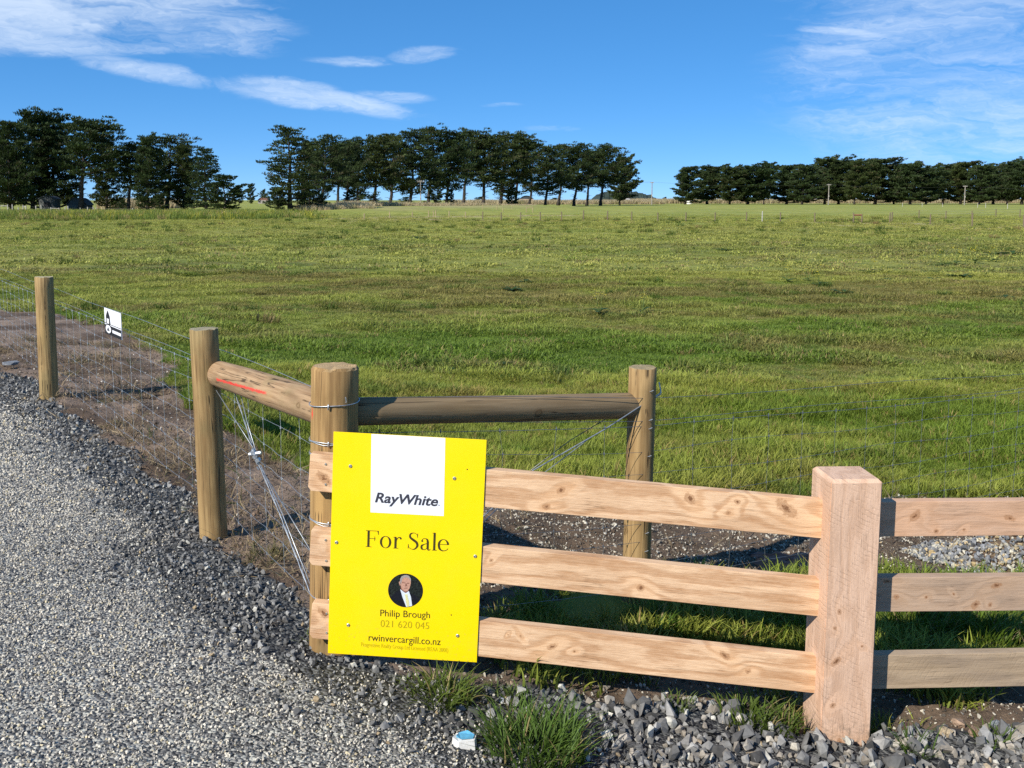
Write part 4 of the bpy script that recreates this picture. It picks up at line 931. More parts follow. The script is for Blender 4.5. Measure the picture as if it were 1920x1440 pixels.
def roman(parent, p_left, p_right, cap, mat, y):
    TK, TN = .088, .020; strokes = []; X = [0.]
    def st(pts, wds, smooth=False):
        P_ = [np.array(q, float) for q in pts]; W_ = list(wds)
        if smooth:
            Q_, V_ = [], []
            for i in range(len(P_) - 1):
                a, b, c, d = P_[max(i - 1, 0)], P_[i], P_[i + 1], P_[min(i + 2, len(P_) - 1)]
                for k in range(8):
                    u = k / 8; Q_.append(.5 * (2 * b + (c - a) * u + (2 * a - 5 * b + 4 * c - d) * u * u + (3 * b - a - 3 * c + d) * u ** 3)); V_.append(W_[i] + (W_[i + 1] - W_[i]) * (u * u * (3 - 2 * u)))
            P_, W_ = Q_ + [P_[-1]], V_ + [W_[-1]]
        strokes.append(([q + np.array([X[0], 0]) for q in P_], W_))
    def arc(cx, cy, rx, ry, a0, a1, n=28):
        A_ = np.linspace(a0, a1, n); st([(cx + rx * math.cos(a), cy + ry * math.sin(a)) for a in A_], [TN + (TK - TN) * abs(math.cos(a)) ** 1.6 for a in A_])
    def hb(x0, x1, yy_): st([(x0, yy_), (x1, yy_)], [TN, TN])
    def vs_(x, y0, y1, w_=TK): st([(x, y0), (x, y1)], [w_, w_])
    def ball(x, yy_, r): st([(x - r, yy_), (x - r * .5, yy_), (x, yy_), (x + r * .5, yy_), (x + r, yy_)], [.004, r * 1.73, r * 2, r * 1.73, .004])
    vs_(.14, .0, .70); hb(.03, .27, .010); hb(.03, .53, .690); st([(.515, .70), (.54, .53)], [.055, .012]); hb(.17, .40, .365); st([(.385, .46), (.40, .365), (.385, .27)], [.012, .03, .012]); X[0] += .58
    arc(.25, .245, .185, .245, 0, 2 * math.pi, 48); X[0] += .53
    vs_(.12, 0, .47); hb(.03, .24, .010); st([(.03, .465), (.14, .485)], [.02, .03]); st([(.15, .30), (.19, .42), (.27, .478), (.33, .455)], [.02, .03, .035, .05], True); ball(.325, .430, .042); X[0] += .38 + .20
    st([(.42, .50), (.40, .62), (.27, .695), (.13, .635), (.13, .50), (.25, .40), (.38, .30), (.42, .16), (.33, .03), (.21, .005), (.08, .08), (.055, .21)], [.02, .022, .022, .06, .085, .10, .10, .085, .05, .022, .022, .02], True); st([(.42, .50), (.425, .68)], [.016, .016]); st([(.052, .21), (.048, .02)], [.016, .016]); X[0] += .51
    st([(.09, .37), (.12, .455), (.21, .482), (.30, .44), (.325, .33)], [.03, .022, .022, .07, TK], True); vs_(.325, .08, .34); st([(.325, .08), (.345, .015), (.40, .012), (.435, .06)], [TK, .05, .03, .014], True); ball(.10, .375, .042)
    st([(.32, .285), (.20, .245), (.085, .17), (.09, .06), (.17, .012), (.25, .04), (.32, .12)], [.018, .026, .075, .08, .028, .02, .018], True); X[0] += .47
    vs_(.12, 0, .745); hb(.03, .225, .010); st([(.03, .73), (.14, .748)], [.016, .02]); X[0] += .25
    hb(.07, .42, .275); arc(.235, .25, .185, .235, 0.08, 3.3, 26); st([(.052, .22), (.08, .10), (.17, .02), (.28, .012), (.37, .05), (.425, .12)], [TK, .085, .05, .026, .022, .014], True); X[0] += .45
    x0, z0 = loc(*p_left); x1, z1 = loc(*p_right); zc = loc(*cap)[1]; sx_ = math.hypot(x1 - x0, z1 - z0) / X[0]; sz_ = (zc - z0) / .70
    V = []; F = []
    for k, (Q_, W_) in enumerate(strokes):
        i0 = len(V); n = len(Q_)
        for i in range(n):
            d = Q_[min(i + 1, n - 1)] - Q_[max(i - 1, 0)]; d = d / (np.hypot(*d) + 1e-9); nn_ = np.array([-d[1], d[0]]) * W_[i] / 2
            for q in (Q_[i] + nn_, Q_[i] - nn_): V.append((q[0] * sx_, q[1] * sz_, .00002 * (k % 9)))
        for i in range(n - 1): a = i0 + 2 * i; F.append((a, a + 1, a + 3, a + 2))
    me = bpy.data.meshes.new('lettering'); me.from_pydata(V, [], F); me.update(); me.materials.append(MAT[mat])
    child_frame('lettering', me, parent, MSg @ Matrix.Translation((x0, -y, z0)) @ Matrix.Rotation(-math.atan2(z1 - z0, x1 - x0), 4, 'Y') @ Matrix.Rotation(R(90), 4, 'X'))
roman(sign, (684, 1025), (841, 1033.5), (686, 994), 'brown_print', .0009)
text(sign, 'lettering', 'Philip Brough', (713, 1155), (806, 1159), (714, 1142.5), 'brown_print', .0009)
text(sign, 'lettering', '021 620 045', (713.5, 1175), (804.5, 1179.5), (714, 1162), 'olive_print', .0009, off=-.008)
text(sign, 'lettering', 'rwinvercargill.co.nz', (691, 1201), (826, 1209.5), (692, 1188), 'brown_print', .0009)
text(sign, 'lettering', 'Progressive Realty Group Ltd Licensed (REAA 2008)', (677, 1211.5), (840, 1223), (677, 1203.5), 'pale_olive_print', .0009, off=-.006)
# registered mark dot after the name
x_, z_ = loc(823, 947); flat(sign, 'registered_mark', MSg, ell(x_, z_, .0022, .0022, 10), .0016, MAT['grey_print'])
# round printed portrait
pcx, pcz = loc(760.3, 1107); pr = (loc(793, 1107)[0] - loc(727.5, 1107)[0]) / 2
def pp(l): return [(pcx + pr * (x - 610) / 245., pcz - pr * (y - 432) / 245.) for x, y in l]
def clipc(l): 
    o = []
    for x, y in l:
        r_ = math.hypot(x - 610, y - 432); k = min(1, 241 / r_) if r_ else 1; o.append((610 + (x - 610) * k, 432 + (y - 432) * k))
    return o
port = flat(sign, 'portrait', MSg, pp([(610 + 245 * math.cos(a), 432 + 245 * math.sin(a)) for a in np.linspace(0, 6.2832, 48, False)]), .0009, MAT['night_print'])
port['label'] = 'round printed portrait of a person in a dark suit and pale tie'
def sub(name, pts, y, mat):
    me = beam_plain(name, [(x, z) for x, z in pp(pts)], .0003, mat); o = bpy.data.objects.new(name, me); COL.objects.link(o); o.parent = port; o.location = (0, -y, 0)
arc = [(610 + 241 * math.cos(a), 432 + 241 * math.sin(a)) for a in np.linspace(0.52, 2.62, 20)]
sub('jacket', arc + clipc([(440, 500), (500, 445), (535, 425), (650, 425), (690, 470), (760, 500)])[0:], .0004, MAT['suit_print'])
sub('shirt', [(535, 415), (600, 462), (655, 430), (690, 520), (712, 648), (640, 670), (628, 668), (575, 540)], .0008, MAT['shirt_print'])
sub('tie', [(598, 488), (640, 482), (645, 520), (668, 590), (672, 660), (640, 670), (620, 590), (612, 525)], .0012, MAT['tie_print'])
sub('neck', [(540, 380), (660, 380), (655, 435), (615, 468), (545, 420)], .0012, MAT['dark_skin_print'])
sub('face', [(534, 300), (540, 250), (575, 215), (610, 208), (650, 222), (680, 262), (682, 320), (668, 390), (640, 436), (605, 446), (565, 420), (545, 380)], .0016, MAT['skin_print'])
sub('hair', [(530, 330), (530, 270), (548, 230), (585, 207), (620, 203), (655, 216), (682, 255), (684, 300), (672, 268), (640, 240), (600, 236), (562, 258), (550, 310), (545, 345)], .0020, MAT['hair_print'])
sub('ear', [(514, 310), (526, 300), (540, 330), (540, 362), (526, 360)], .0020, MAT['skin_print'])
for q in ([(562, 312), (598, 316), (598, 326), (562, 322)], [(630, 316), (660, 314), (658, 324), (632, 328)]): sub('brow', q, .0020, MAT['dark_skin_print'])
sub('nose', [(610, 322), (622, 326), (630, 366), (606, 368)], .0020, MAT['dark_skin_print']); sub('mouth', [(592, 392), (640, 388), (638, 397), (594, 400)], .0020, MAT['dark_skin_print'])
for q in ((657, 874), (852, 897), (631, 1017), (891, 1043), (653, 1172), (858, 1192)):
    child_frame('screw', screw_mesh(.0072, 'screw'), sign, zframe(sg(*q) + n0 * .0004, n0, Vector((1, 0, .01))))
for q in ((876, 880), (846, 1153)):
    x_, z_ = loc(*q); flat(sign, 'screw_hole', MSg, ell(x_, z_, .0025, .0025, 10), .0008, MAT['black_print'])

# ------------------------------------------------------------------ trees
def needle_mat():
    m, t, b = principled('conifer_needles', (.03, .045, .02), .6, 0, .2)
    c = t.attr('bcol').outputs['Color']; oi = t.node('ShaderNodeObjectInfo').outputs['Random']
    c = t.mix(1., c, t.ramp(oi, [(0., (.80, .88, .85)), (.5, (1., 1., 1.)), (1., (1.25, 1.12, .95))]), 'MULTIPLY')
    t.l.new(c, b.inputs['Base Color'])
    tr = t.node('ShaderNodeBsdfTranslucent'); t.l.new(c, tr.inputs['Color']); mx = t.node('ShaderNodeMixShader'); mx.inputs[0].default_value = .15
    t.l.new(b.outputs[0], mx.inputs[1]); t.l.new(tr.outputs[0], mx.inputs[2]); t.l.new(mx.outputs[0], t.n['Material Output'].inputs['Surface']); return m
MAT['needles'] = needle_mat(); MAT['bark'] = plain('conifer_bark', (.055, .045, .038), .9, 0, .35, 3)
def tree_protos(seed, H, clear, wide, n_limb, sweep, lean_up, flat_top, size=.85, nleaf=44, droop=0.):
    """returns (trunk mesh, crown mesh); grows to height H, wind from the left (sweep to +x)"""
    rg = np.random.default_rng(seed); mb = MB(); lf_c = []; 
    nseg = 9; tx = [0]; ty = [0]
    for k in range(nseg): tx.append(tx[-1] + rg.normal(.01 * sweep, .010) * H); ty.append(ty[-1] + rg.normal(0, .010) * H)
    tz = np.linspace(-.02, .95, nseg + 1) * H; tr_ = [H * (.024 * (1 - .86 * (k / nseg)) + (.010 if k == 0 else 0)) for k in range(nseg + 1)]
    mb.tube([(tx[k], ty[k], tz[k]) for k in range(nseg + 1)], tr_, 7)
    def tat(f):
        q = np.clip(f / .95, 0, 1) * nseg; i = min(int(q), nseg - 1); u = q - i
        return np.array([tx[i] + (tx[i + 1] - tx[i]) * u, ty[i] + (ty[i + 1] - ty[i]) * u, f * H]), tr_[i]
    cl = []
    for k in range(n_limb):
        f = clear + (.97 - clear) * ((k + rg.random()) / n_limb); a = k * 2.4 + rg.normal(0, .5)
        u = (f - clear) / (1 - clear)
        prof = (1 - u) ** .75 * (1 - flat_top) + flat_top * (math.sin(math.pi * min(1, .12 + u * .80)) ** .6)
        Lb = wide * H * prof * (.40 + .85 * rg.random() ** .8) + .03 * H; Lb *= 1 + .30 * sweep * math.cos(a)
        p0, r0 = tat(f); elv = lean_up * (.4 + .9 * u) + rg.normal(0, .12) - droop * (1 - u)
        d = np.array([math.cos(a) * math.cos(elv) + .12 * sweep, math.sin(a) * math.cos(elv), math.sin(elv)])
        pts = [p0]; 
        for s in range(1, 5):
            q = p0 + d * Lb * s / 4; q[2] += (.16 * Lb * (s / 4) ** 2) + rg.normal(0, .02) * Lb; pts.append(q)
        mb.tube([tuple(p) for p in pts], [max(.03, r0 * .42 * (1 - .75 * s / 4)) for s in range(5)], 4, False)
        nc = max(3, int(3 + Lb / (.036 * H))); sidev = np.array([-d[1], d[0], 0.])
        for s in range(nc):
            w_ = .22 + .80 * (s + rg.random() * .8) / nc; i = min(int(w_ * 4), 3); c_ = pts[i] + (pts[min(i + 1, 4)] - pts[i]) * (w_ * 4 - i)
            off = rg.normal(0, 1) * (.065 * H * (1.15 - .6 * w_)); c_ = c_ + sidev * off + np.array([.02 * sweep * H * rg.random(), 0, rg.normal(.012, .014) * H]); rr_ = H * rg.uniform(.026, .048)
            cl.append((c_, rr_, d * .7 + sidev * np.sign(off) * .5))
    for k in range(9):                                              # dead lower branches
        f = rg.uniform(.08, max(.12, clear)); a = rg.uniform(0, 6.28); p0, r0 = tat(f); q = p0 + np.array([math.cos(a), math.sin(a), rg.uniform(-.1, .7)]) * H * rg.uniform(.04, .10); mb.tube([tuple(p0), tuple((p0 + q) / 2 + np.array([0, 0, .01 * H])), tuple(q)], [r0 * .22, r0 * .15, .03], 4, False)
    for k in range(5): cl.append((tat(.93)[0] + rg.normal(0, .022, 3) * H + np.array([.01 * sweep * H, 0, .01 * H * k]), H * .045, np.array([.3 * sweep, 0, 1.])))
    V = []; F = []; C = []
    for c_, rr_, d in cl:
        n = nleaf; u = rg.normal(0, 1, (n, 3)); u /= np.linalg.norm(u, axis=1)[:, None]; u[:, 2] = np.where(rg.random(n) < .75, np.abs(u[:, 2]), u[:, 2])
        pos = c_ + u * rr_ * np.array([1.35, 1.35, .52]) * (rg.uniform(.35, 1, (n, 1)) ** .6)
        dirn = u * .6 + np.array([.40 * sweep, 0, .80]) + d * .55 + rg.normal(0, .35, (n, 3)); dirn /= np.linalg.norm(dirn, axis=1)[:, None]
        side = np.cross(dirn, rg.normal(0, 1, (n, 3))); side /= np.linalg.norm(side, axis=1)[:, None] + 1e-9
        ln = H * rg.uniform(.014, .032, (n, 1)) * size; wd = ln * rg.uniform(.18, .34, (n, 1))
        a0 = pos - dirn * ln * .4; i0 = len(V) * 4 if False else sum(len(v) for v in V)
        vv = np.stack([a0, pos + side * wd, pos + dirn * ln, pos - side * wd], 1).reshape(-1, 3); V.append(vv)
        base = i0 + np.arange(n)[:, None] * 4; F.append(base + np.array([[0, 1, 2, 3]]))
        tone = rg.uniform(.75, 1.3); b_ = np.array([.034, .052, .016]) * tone
        if rg.random() < .05: b_ = np.array([.055, .056, .026]) * tone
        cc = np.repeat((b_[None] * rg.uniform(.7, 1.35, (n, 1))), 4, 0); cc[2::4] *= 1.25; C.append(cc)
    V = np.concatenate(V); F = np.concatenate(F); C = np.concatenate(C)
    cm = mesh_np('crown', V, F, MAT['needles'], False); at = cm.color_attributes.new('bcol', 'FLOAT_COLOR', 'POINT')
    at.data.foreach_set('color', np.concatenate([C, np.ones((len(C), 1))], 1).astype(np.float32).ravel())
    return mb.mesh('trunk', MAT['bark'], True), cm, float(V[:, 2].max())
TP = {'pine': [tree_protos(700 + i, 18, (.18, .30, .24, .36, .28, .14, .33, .22)[i], .31 + .02 * (i % 3), 50, .7, .22, .58, nleaf=27) for i in range(8)],
      'low': [tree_protos(720 + i, 18, .05, .30, 52, .15, .16, .28, droop=.10, nleaf=26) for i in range(2)],
      'dense': [tree_protos(740 + i, 18, .04, .32, 74, .4, .22, .45, nleaf=32) for i in range(4)],
      'belt': [tree_protos(760 + i, 18, (.06, .10, .08, .05, .12)[i], .48, 66, .8, .18, .70, size=1.25, nleaf=30) for i in range(5)],
      'bush': [tree_protos(780 + i, 8, .02, .42, 30, .1, .30, .50, size=1.5, nleaf=24) for i in range(3)]}
ORD = ['first', 'second', 'third', 'fourth', 'fifth', 'sixth', 'seventh', 'eighth', 'ninth', 'tenth', 'eleventh', 'twelfth', 'thirteenth', 'fourteenth', 'fifteenth', 'sixteenth', 'seventeenth', 'eighteenth', 'nineteenth', 'twentieth', 'twenty-first', 'twenty-second', 'twenty-third', 'twenty-fourth', 'twenty-fifth', 'twenty-sixth', 'twenty-seventh', 'twenty-eighth', 'twenty-ninth', 'thirtieth']
trg = random.Random(5)
def tree(kind, px, top, D, label, group, wid=1.0, k=None, name='pine_tree', cat='tree'):
    g = GD(px, D); g.z = float(height(np.array([g.x]), np.array([g.y]))[0]) - .1
    pr_ = TP[kind]; tm, cm, hm = pr_[trg.randrange(len(pr_)) if k is None else k % len(pr_)]
    ht = (P(px, top, D).z - g.z) * trg.uniform(.95, 1.04); s = ht / hm; wid *= trg.uniform(.88, 1.16); a = trg.uniform(-.5, .5)
    e = empty(name, g, label, cat, group)
    for nm, me in (('trunk', tm), ('crown', cm)):
        o = obj(nm, me, e, g); o.scale = (s * wid, s * wid, s); o.rotation_euler.z = a
mid_ = [(545, 233, 'low', 1.25), (580, 262, 'dense', .7), (602, 243, 'pine', 1.1), (632, 262, 'pine', .95), (650, 256, 'pine', .9), (668, 253, 'pine', 1.0), (700, 246, 'pine', 1.), (733, 241, 'pine', 1.), (768, 238, 'pine', 1.1), (802, 236, 'pine', 1.15), (838, 250, 'pine', .9),
        (868, 241, 'pine', 1.), (905, 244, 'pine', 1.05), (937, 248, 'pine', 1.), (966, 246, 'pine', 1.05), (992, 256, 'pine', 1.), (1022, 262, 'pine', 1.), (1046, 262, 'pine', 1.), (1076, 264, 'pine', 1.05), (1100, 272, 'pine', 1.),
        (1126, 268, 'pine', 1.), (1162, 288, 'belt', .80)]
for i, (px, top, kd, wd) in enumerate(mid_):
    u = (px - 548) / (1162 - 548.); D = 178 + 250 * u
    tree(kd, px, top, D + 14 * (i % 2), '%s dark pine counting from the left end of the middle shelterbelt' % ORD[i] if i else 'spreading dark conifer with low branches at the left end of the middle shelterbelt', 'pines of the middle shelterbelt', wd, i)
for i, (px, top, kd, wd) in enumerate([(22, 216, 'dense', 1.05), (62, 205, 'dense', 1.0), (100, 208, 'dense', .9), (150, 210, 'pine', 1.25), (-30, 222, 'dense', 1.1), (200, 256, 'dense', .85), (240, 258, 'pine', 1.25), (276, 250, 'dense', .85), (312, 248, 'pine', 1.35), (345, 264, 'dense', .85), (388, 274, 'low', .95), (-95, 215, 'dense', 1.1), (-160, 222, 'dense', 1.1)]):
    lab = ['tall dense conifer behind the left paddock fence, second from the frame edge', 'tallest dense conifer of the left shelterbelt', 'dense conifer just left of the see-through pine at far left', 'tall flat topped pine ending the higher part of the left shelterbelt',
           'dense conifer cut off by the left edge of the picture', 'lower pine directly right of the tall left clump', 'round topped pine in the middle of the left shelterbelt', 'dense dark conifer left of the highest crown in the lower left belt', 'broad dark pine with the highest crown in the lower left belt',
           'narrow conifer right of the broad pine in the left belt', 'ragged low branched conifer at the right end of the left shelterbelt', 'dense conifer just beyond the left edge of the picture', 'dense conifer well beyond the left edge of the picture'][i]
    tree(kd, px, top, 205 + 25 * abs(math.sin(i * 2.2)), lab, 'conifers of the left shelterbelt', wd, i)
rt = [1284, 1326, 1368, 1402, 1432, 1474, 1504, 1546, 1572, 1602, 1640, 1676, 1706, 1736, 1768, 1800, 1836, 1862, 1888, 1916, 1950, 1985, 2025]
rtop = [312, 302, 306, 302, 302, 304, 304, 291, 290, 294, 297, 304, 297, 303, 303, 299, 303, 303, 292, 292, 296, 300, 298]
for i, (px, top) in enumerate(zip(rt, rtop)):
    tree('belt', px, top, 520 + 25 * math.sin(i * 1.9), '%s dark conifer counting from the left end of the right shelterbelt' % ORD[i], 'conifers of the right shelterbelt', 1.15 + .18 * math.sin(i * 2.7), i)
for i, (px, top, D, wd, lab) in enumerate([(520, 350, 174, 1.0, 'rounded dark shrub at the left foot of the middle shelterbelt'), (602, 362, 184, 1.1, 'wide dark shrub among the trunks near the left of the middle belt'), (655, 352, 206, 1.1, 'dark shrub below the third and fourth pines of the middle belt'),
                                           (815, 336, 268, .9, 'tall dark conical shrub right of the near power pole'), (845, 352, 275, .8, 'smaller dark shrub beside the conical shrub in the middle belt'), (958, 346, 338, .9, 'dark green shrub in the gap right of the middle of the belt'),
                                           (420, 326, 196, 1.35, 'low spreading dark shrub ending the left shelterbelt'), (300, 362, 192, 1.3, 'low dark bush under the left pines'), (230, 372, 190, 1.1, 'small olive bush beside the left paddock fence'),
                                           (448, 346, 620, 1.0, 'hazy rounded tree far off in the gap, left of its pair'), (470, 342, 640, .9, 'hazy rounded tree far off in the gap, right of its pair'), (494, 352, 700, .8, 'tiny far tree beside the red roofed house'),
                                           (700, 366, 560, 2.4, 'far dark scrub seen low between the fifth and sixth pine trunks'), (760, 368, 580, 2.6, 'far dark scrub seen low left of the near power pole'), (900, 367, 600, 2.4, 'far dark scrub seen low right of the tall conical shrub'), (1040, 370, 620, 2.6, 'far dark scrub seen low near the right of the middle belt'),
                                           (1228, 372, 900, 1.6, 'tiny far tree right of the wooded hill'), (1246, 368, 900, 1.4, 'tiny far tree left of the right shelterbelt')]):
    tree('bush', px, top, D, lab, None, wd, i, 'shrub' if i < 9 else 'distant_tree', 'shrub' if i < 9 else 'tree')

# wooded rise on the skyline
def hill():
    n = 60; V = []; F = []
    for k in range(n + 1):
        u = k / n; px = 1120 + 112 * u; D = 1900.; g = GD(px, D); hh = 18 * (1 - (2 * u - 1) ** 4) * (1 - .35 * u) + 5 * (vnoise(np.array([u * 40]), np.array([1.]), 3)[0]) + 3 * vnoise(np.array([u * 110]), np.array([4.]), 3)[0]
        for j, (dd, zz) in enumerate(((-30, 0), (0, hh), (160, hh * .9), (320, 0))): V.append((g.x, D + dd, FARZ - 1 + zz))
    for k in range(n):
        for j in range(3): a = k * 4 + j; F.append((a, a + 4, a + 5, a + 1))
    me = bpy.data.meshes.new('hill'); me.from_pydata(V, [], F); me.update(); me.materials.append(plain('far_wood', (.030, .045, .035), .9, 0, .4, .05)); tag(obj('hill', me), 'dark wooded rise on the skyline between the two shelterbelts', 'hill', None, 'structure')
hill()

# ------------------------------------------------------------------ far fences: each post a part
pfm = plain('weathered_post', (.17, .135, .085), .85, 0, .25, 8); pfl = plain('new_post', (.36, .29, .16), .85, 0, .2, 8); pfg = plain('pale_post', (.45, .43, .38), .8, 0, .1, 8)
def far_fence(label, items, mat, wires=(.35, .7, 1.0), top_rail=None, r=.07):
    """items: (px, D, height m)"""
    g0 = GD(items[0][0], items[0][1]); f = empty('field_fence', g0, label, 'fence'); tops = []
    for k, (px, D, h_) in enumerate(items):
        g = GD(px, D); g.z = float(height(np.array([g.x]), np.array([g.y]))[0]); mb = MB(); ln = random.Random(k).uniform(-.03, .03)
        mb.tube([(0, 0, -.1), (ln * .4, 0, h_ * .5), (ln, 0, h_ - .02), (ln, 0, h_)], [r, r, r * .95, r * .8], 8)
        obj('post', mb.mesh('post', mat), f, g); tops.append((g, h_))
    for wz_ in wires:
        mb = MB(); mb.tube([tuple(g - g0 + Vector((0, 0, wz_ * h_ * .95))) for g, h_ in tops], .006, 3, False); obj('line_wire', mb.mesh('line_wire', MAT['dark_wire']), f, g0)
    if top_rail:
        for i, j in top_rail:
            mb = MB(); mb.tube([tuple(tops[i][0] - g0 + Vector((0, 0, tops[i][1] * .85))), tuple(tops[j][0] - g0 + Vector((0, 0, tops[j][1] * .85)))], .06, 6); obj('rail', mb.mesh('rail', mat), f, g0)
    return f
far_fence('long line of grey brown posts and wire across the right of the field', [(905, 120, 1.05), (940, 118, 1.05), (976, 116, 1.05), (1013, 114, 1.05), (1053, 112, 1.1), (1094, 111, 1.15), (1139, 110, 1.1), (1184.5, 109, 1.1), (1233.5, 108.5, 1.05), (1286, 108, 1.05),
          (1340.6, 108, 1.05), (1399.5, 108, 1.1), (1463, 107, 1.05), (1527.5, 105.5, 1.05), (1600, 103, 1.05), (1668, 100, 1.1), (1744, 95, 1.05), (1822.5, 88, 1.25), (1919, 84, 1.15), (2010, 81, 1.1)], pfm)
far_fence('nearer new timber posts beside the pale track in mid field', [(683, 118, .75), (731, 128, .95), (773, 132, .85), (804, 135, .95), (813, 136, .95), (817, 137, 1.0), (842, 134, .95), (873, 128, .9)], pfl, (.5, .95))
far_fence('upper row of new timber posts in front of the middle shelterbelt', [(717, 205, 1.15), (729, 208, 1.15), (743.5, 212, 1.1), (764, 218, 1.1), (785, 222, 1.15), (807, 226, 1.1), (830, 230, 1.1), (854, 235, 1.1), (879.5, 240, 1.1), (905, 205, 1.1), (932, 206, 1.1), (943, 190, .95), (960, 214, .9)], pfl, (.5, .95))
far_fence('second row of posts behind the long wire fence at right', [(1672, 104, 1.1), (1723, 122, 1.1), (1773, 120, 1.0), (1822, 118, 1.0), (1867, 128, 1.1), (1912, 130, 1.2)], pfm)
far_fence('farthest pale posts before the right shelterbelt', [(1692, 340, 1.4), (1729, 335, 1.4), (1767, 330, 1.3), (1833, 300, 1.4), (1848, 290, 1.6), (1889, 262, 1.5)], pfg, (.5, .95))
far_fence('weathered stock fence with top rails before the left shelterbelt', [(-14, 176, 1.6), (0, 176, 1.6), (15, 176, 1.6), (24, 176, 1.65), (35, 178, 1.1), (44, 176, 1.5), (49, 176, 1.4), (68, 176, 1.4), (78, 176, 1.6), (96, 178, 1.1), (111, 178, 1.0), (123, 176, 1.2), (128, 176, 1.35), (151, 178, 1.0), (165, 176, 1.2), (175, 176, 1.2), (181, 178, 1.0), (249, 178, .9)],
          plain('grey_post', (.42, .39, .34), .85, 0, .2, 4), (.5, .9), [(0, 1), (1, 2), (5, 6), (9, 10)], .10)
# wire tie-back frame with a red top rail out in the field
def frame_thing(label, px0, px1, D, h_, mat, topmat):
    a, b = GD(px0, D), GD(px1, D); e = empty('brace_frame', a, label, 'fence')
    for q in (a, b): mb = MB(); mb.tube([(0, 0, -.1), (0, 0, h_)], .08, 8); obj('post', mb.mesh('post', mat), e, q)
    mb = MB(); mb.tube([(0, 0, h_ - .09), tuple(b - a + Vector((0, 0, h_ - .09)))], .075, 8); obj('rail', mb.mesh('rail', topmat), e, a)
frame_thing('small post frame with reddish top rail standing alone in the right field', 1600, 1615.5, 101, .92, pfm, plain('red_rail', (.23, .085, .05), .8, 0, .2, 8))
frame_thing('small pale post frame right of the track in mid field', 987, 999, 190, 1.05, pfl, pfl)
g = GD(1429, 108); e = empty('marker_post', g, 'thin white marker post in the long far fence', 'post'); mb = MB(); mb.tube([(0, 0, -.1), (0, 0, 1.1), (.03, 0, 1.14)], [.06, .06, .03], 8); obj('shaft', mb.mesh('shaft', pfg), e, g)

# power poles and the lines between them
pol = plain('pole_timber', (.30, .27, .23), .85, 0, .2, 2); CT = []
for i, (px, top, D, lab) in enumerate([(789, 338, 262, 'pale power pole in front of the middle shelterbelt'), (1222, 341, 480, 'power pole in the gap between the middle and right shelterbelts'), (1553, 345, 470, 'power pole before the tallest crowns of the right shelterbelt'), (1808, 348, 460, 'rightmost power pole before the right shelterbelt'), (2090, 350, 450, None)]):
    g = GD(px, D); h_ = P(px, top, D).z - g.z; 
    if lab is None: CT.append(g + Vector((0, 0, h_ - .3))); continue
    e = empty('power_pole', g, lab, 'pole', 'power poles beyond the field'); s = D / 300.
    mb = MB(); mb.tube([(0, 0, -.3), (0, 0, h_ * .5), (0, 0, h_)], [.17 * s, .15 * s, .12 * s], 8); obj('shaft', mb.mesh('shaft', pol), e, g)
    mb = MB(); mb.box((0, 0, h_ - .4), (2.1, .14 * s, .16 * s)); obj('crossarm', mb.mesh('crossarm', pol), e, g)
    for k in (-.9, -.35, .35, .9): mb = MB(); mb.tube([(k, 0, h_ - .32), (k, 0, h_ - .1), (k, 0, h_ + .02)], [.05, .09, .04], 6); obj('insulator', mb.mesh('insulator', pfg), e, g)
    mb = MB(); mb.box((0, -.22 * s, h_ * .42), (.24 * s, .2 * s, .6)); obj('equipment_box', mb.mesh('equipment_box', pfg), e, g)
    if i: CT.append(g + Vector((0, 0, h_ - .05)))
for k, offx in enumerate((-.9, .9)):
    mb = MB(); pts = []; chain = [CT[0] + Vector((-160, 40, 0))] + CT
    for a, b in zip(chain[:-1], chain[1:]):
        for s in range(8): u = s / 8; pts.append(a.lerp(b, u) + Vector((offx * .3, offx, -1.4 * 4 * u * (1 - u))))
    o0 = pts[0]; mb.tube([p - o0 for p in pts], .022, 3, False); tag(obj('power_line', mb.mesh('power_line', MAT['dark_wire']), None, o0), ('nearer' if k == 0 else 'farther') + ' overhead wire strung between the power poles', 'cable', 'overhead wires')

# sheds and houses glimpsed past the trees
def shed(name, label, px0, px1, D, hw, hr, wall, roof, windows=0):
    a, b = GD(px0, D), GD(px1, D); c = (a + b) / 2; W = (b - a).length; dp = W * .7; e = empty(name, c, label, 'building')
    mb = MB(); mb.box((0, dp / 2, hw / 2 - .2), (W, dp, hw + .4)); obj('wall', mb.mesh('wall', wall), e, c)
    mb = MB(); n = 8; o_ = W * .05
    for k in range(n + 1):
        u = k / n * 2 - 1; z = hw + (hr - hw) * (1 - abs(u) ** 2.2); x = u * (W / 2 + o_)
        for yy_, dz_ in ((-o_, 0), (dp + o_, 0), (dp + o_, -.12), (-o_, -.12)): mb.v.append((x, yy_, z + dz_ + .02))
    for k in range(n):
        for j in range(4): a_ = k * 4 + j; b_ = k * 4 + (j + 1) % 4; mb.f.append((a_, a_ + 4, b_ + 4, b_))
    for yy_ in (.02, dp - .02): gi_ = len(mb.v); mb.v += [(x_ * (W / 2), yy_, hw + (hr - hw) * (1 - abs(x_) ** 2.2) - .05) for x_ in np.linspace(-1, 1, 9)] + [(W / 2, yy_, hw - .3), (-W / 2, yy_, hw - .3)]; mb.f.append(tuple(range(gi_, gi_ + 11)))
    mb.f.append((0, 1, 2, 3)); q = n * 4; mb.f.append((q, q + 3, q + 2, q + 1)); obj('roof', mb.mesh('roof', roof), e, c)
    for k in range(windows):
        x = -W / 2 + W * (k + .5) / windows; mb = MB(); mb.box((x, -.04, hw * .55), (W / windows * .4, .1, hw * .4)); obj('window', mb.mesh('window', MAT['black_print']), e, c)
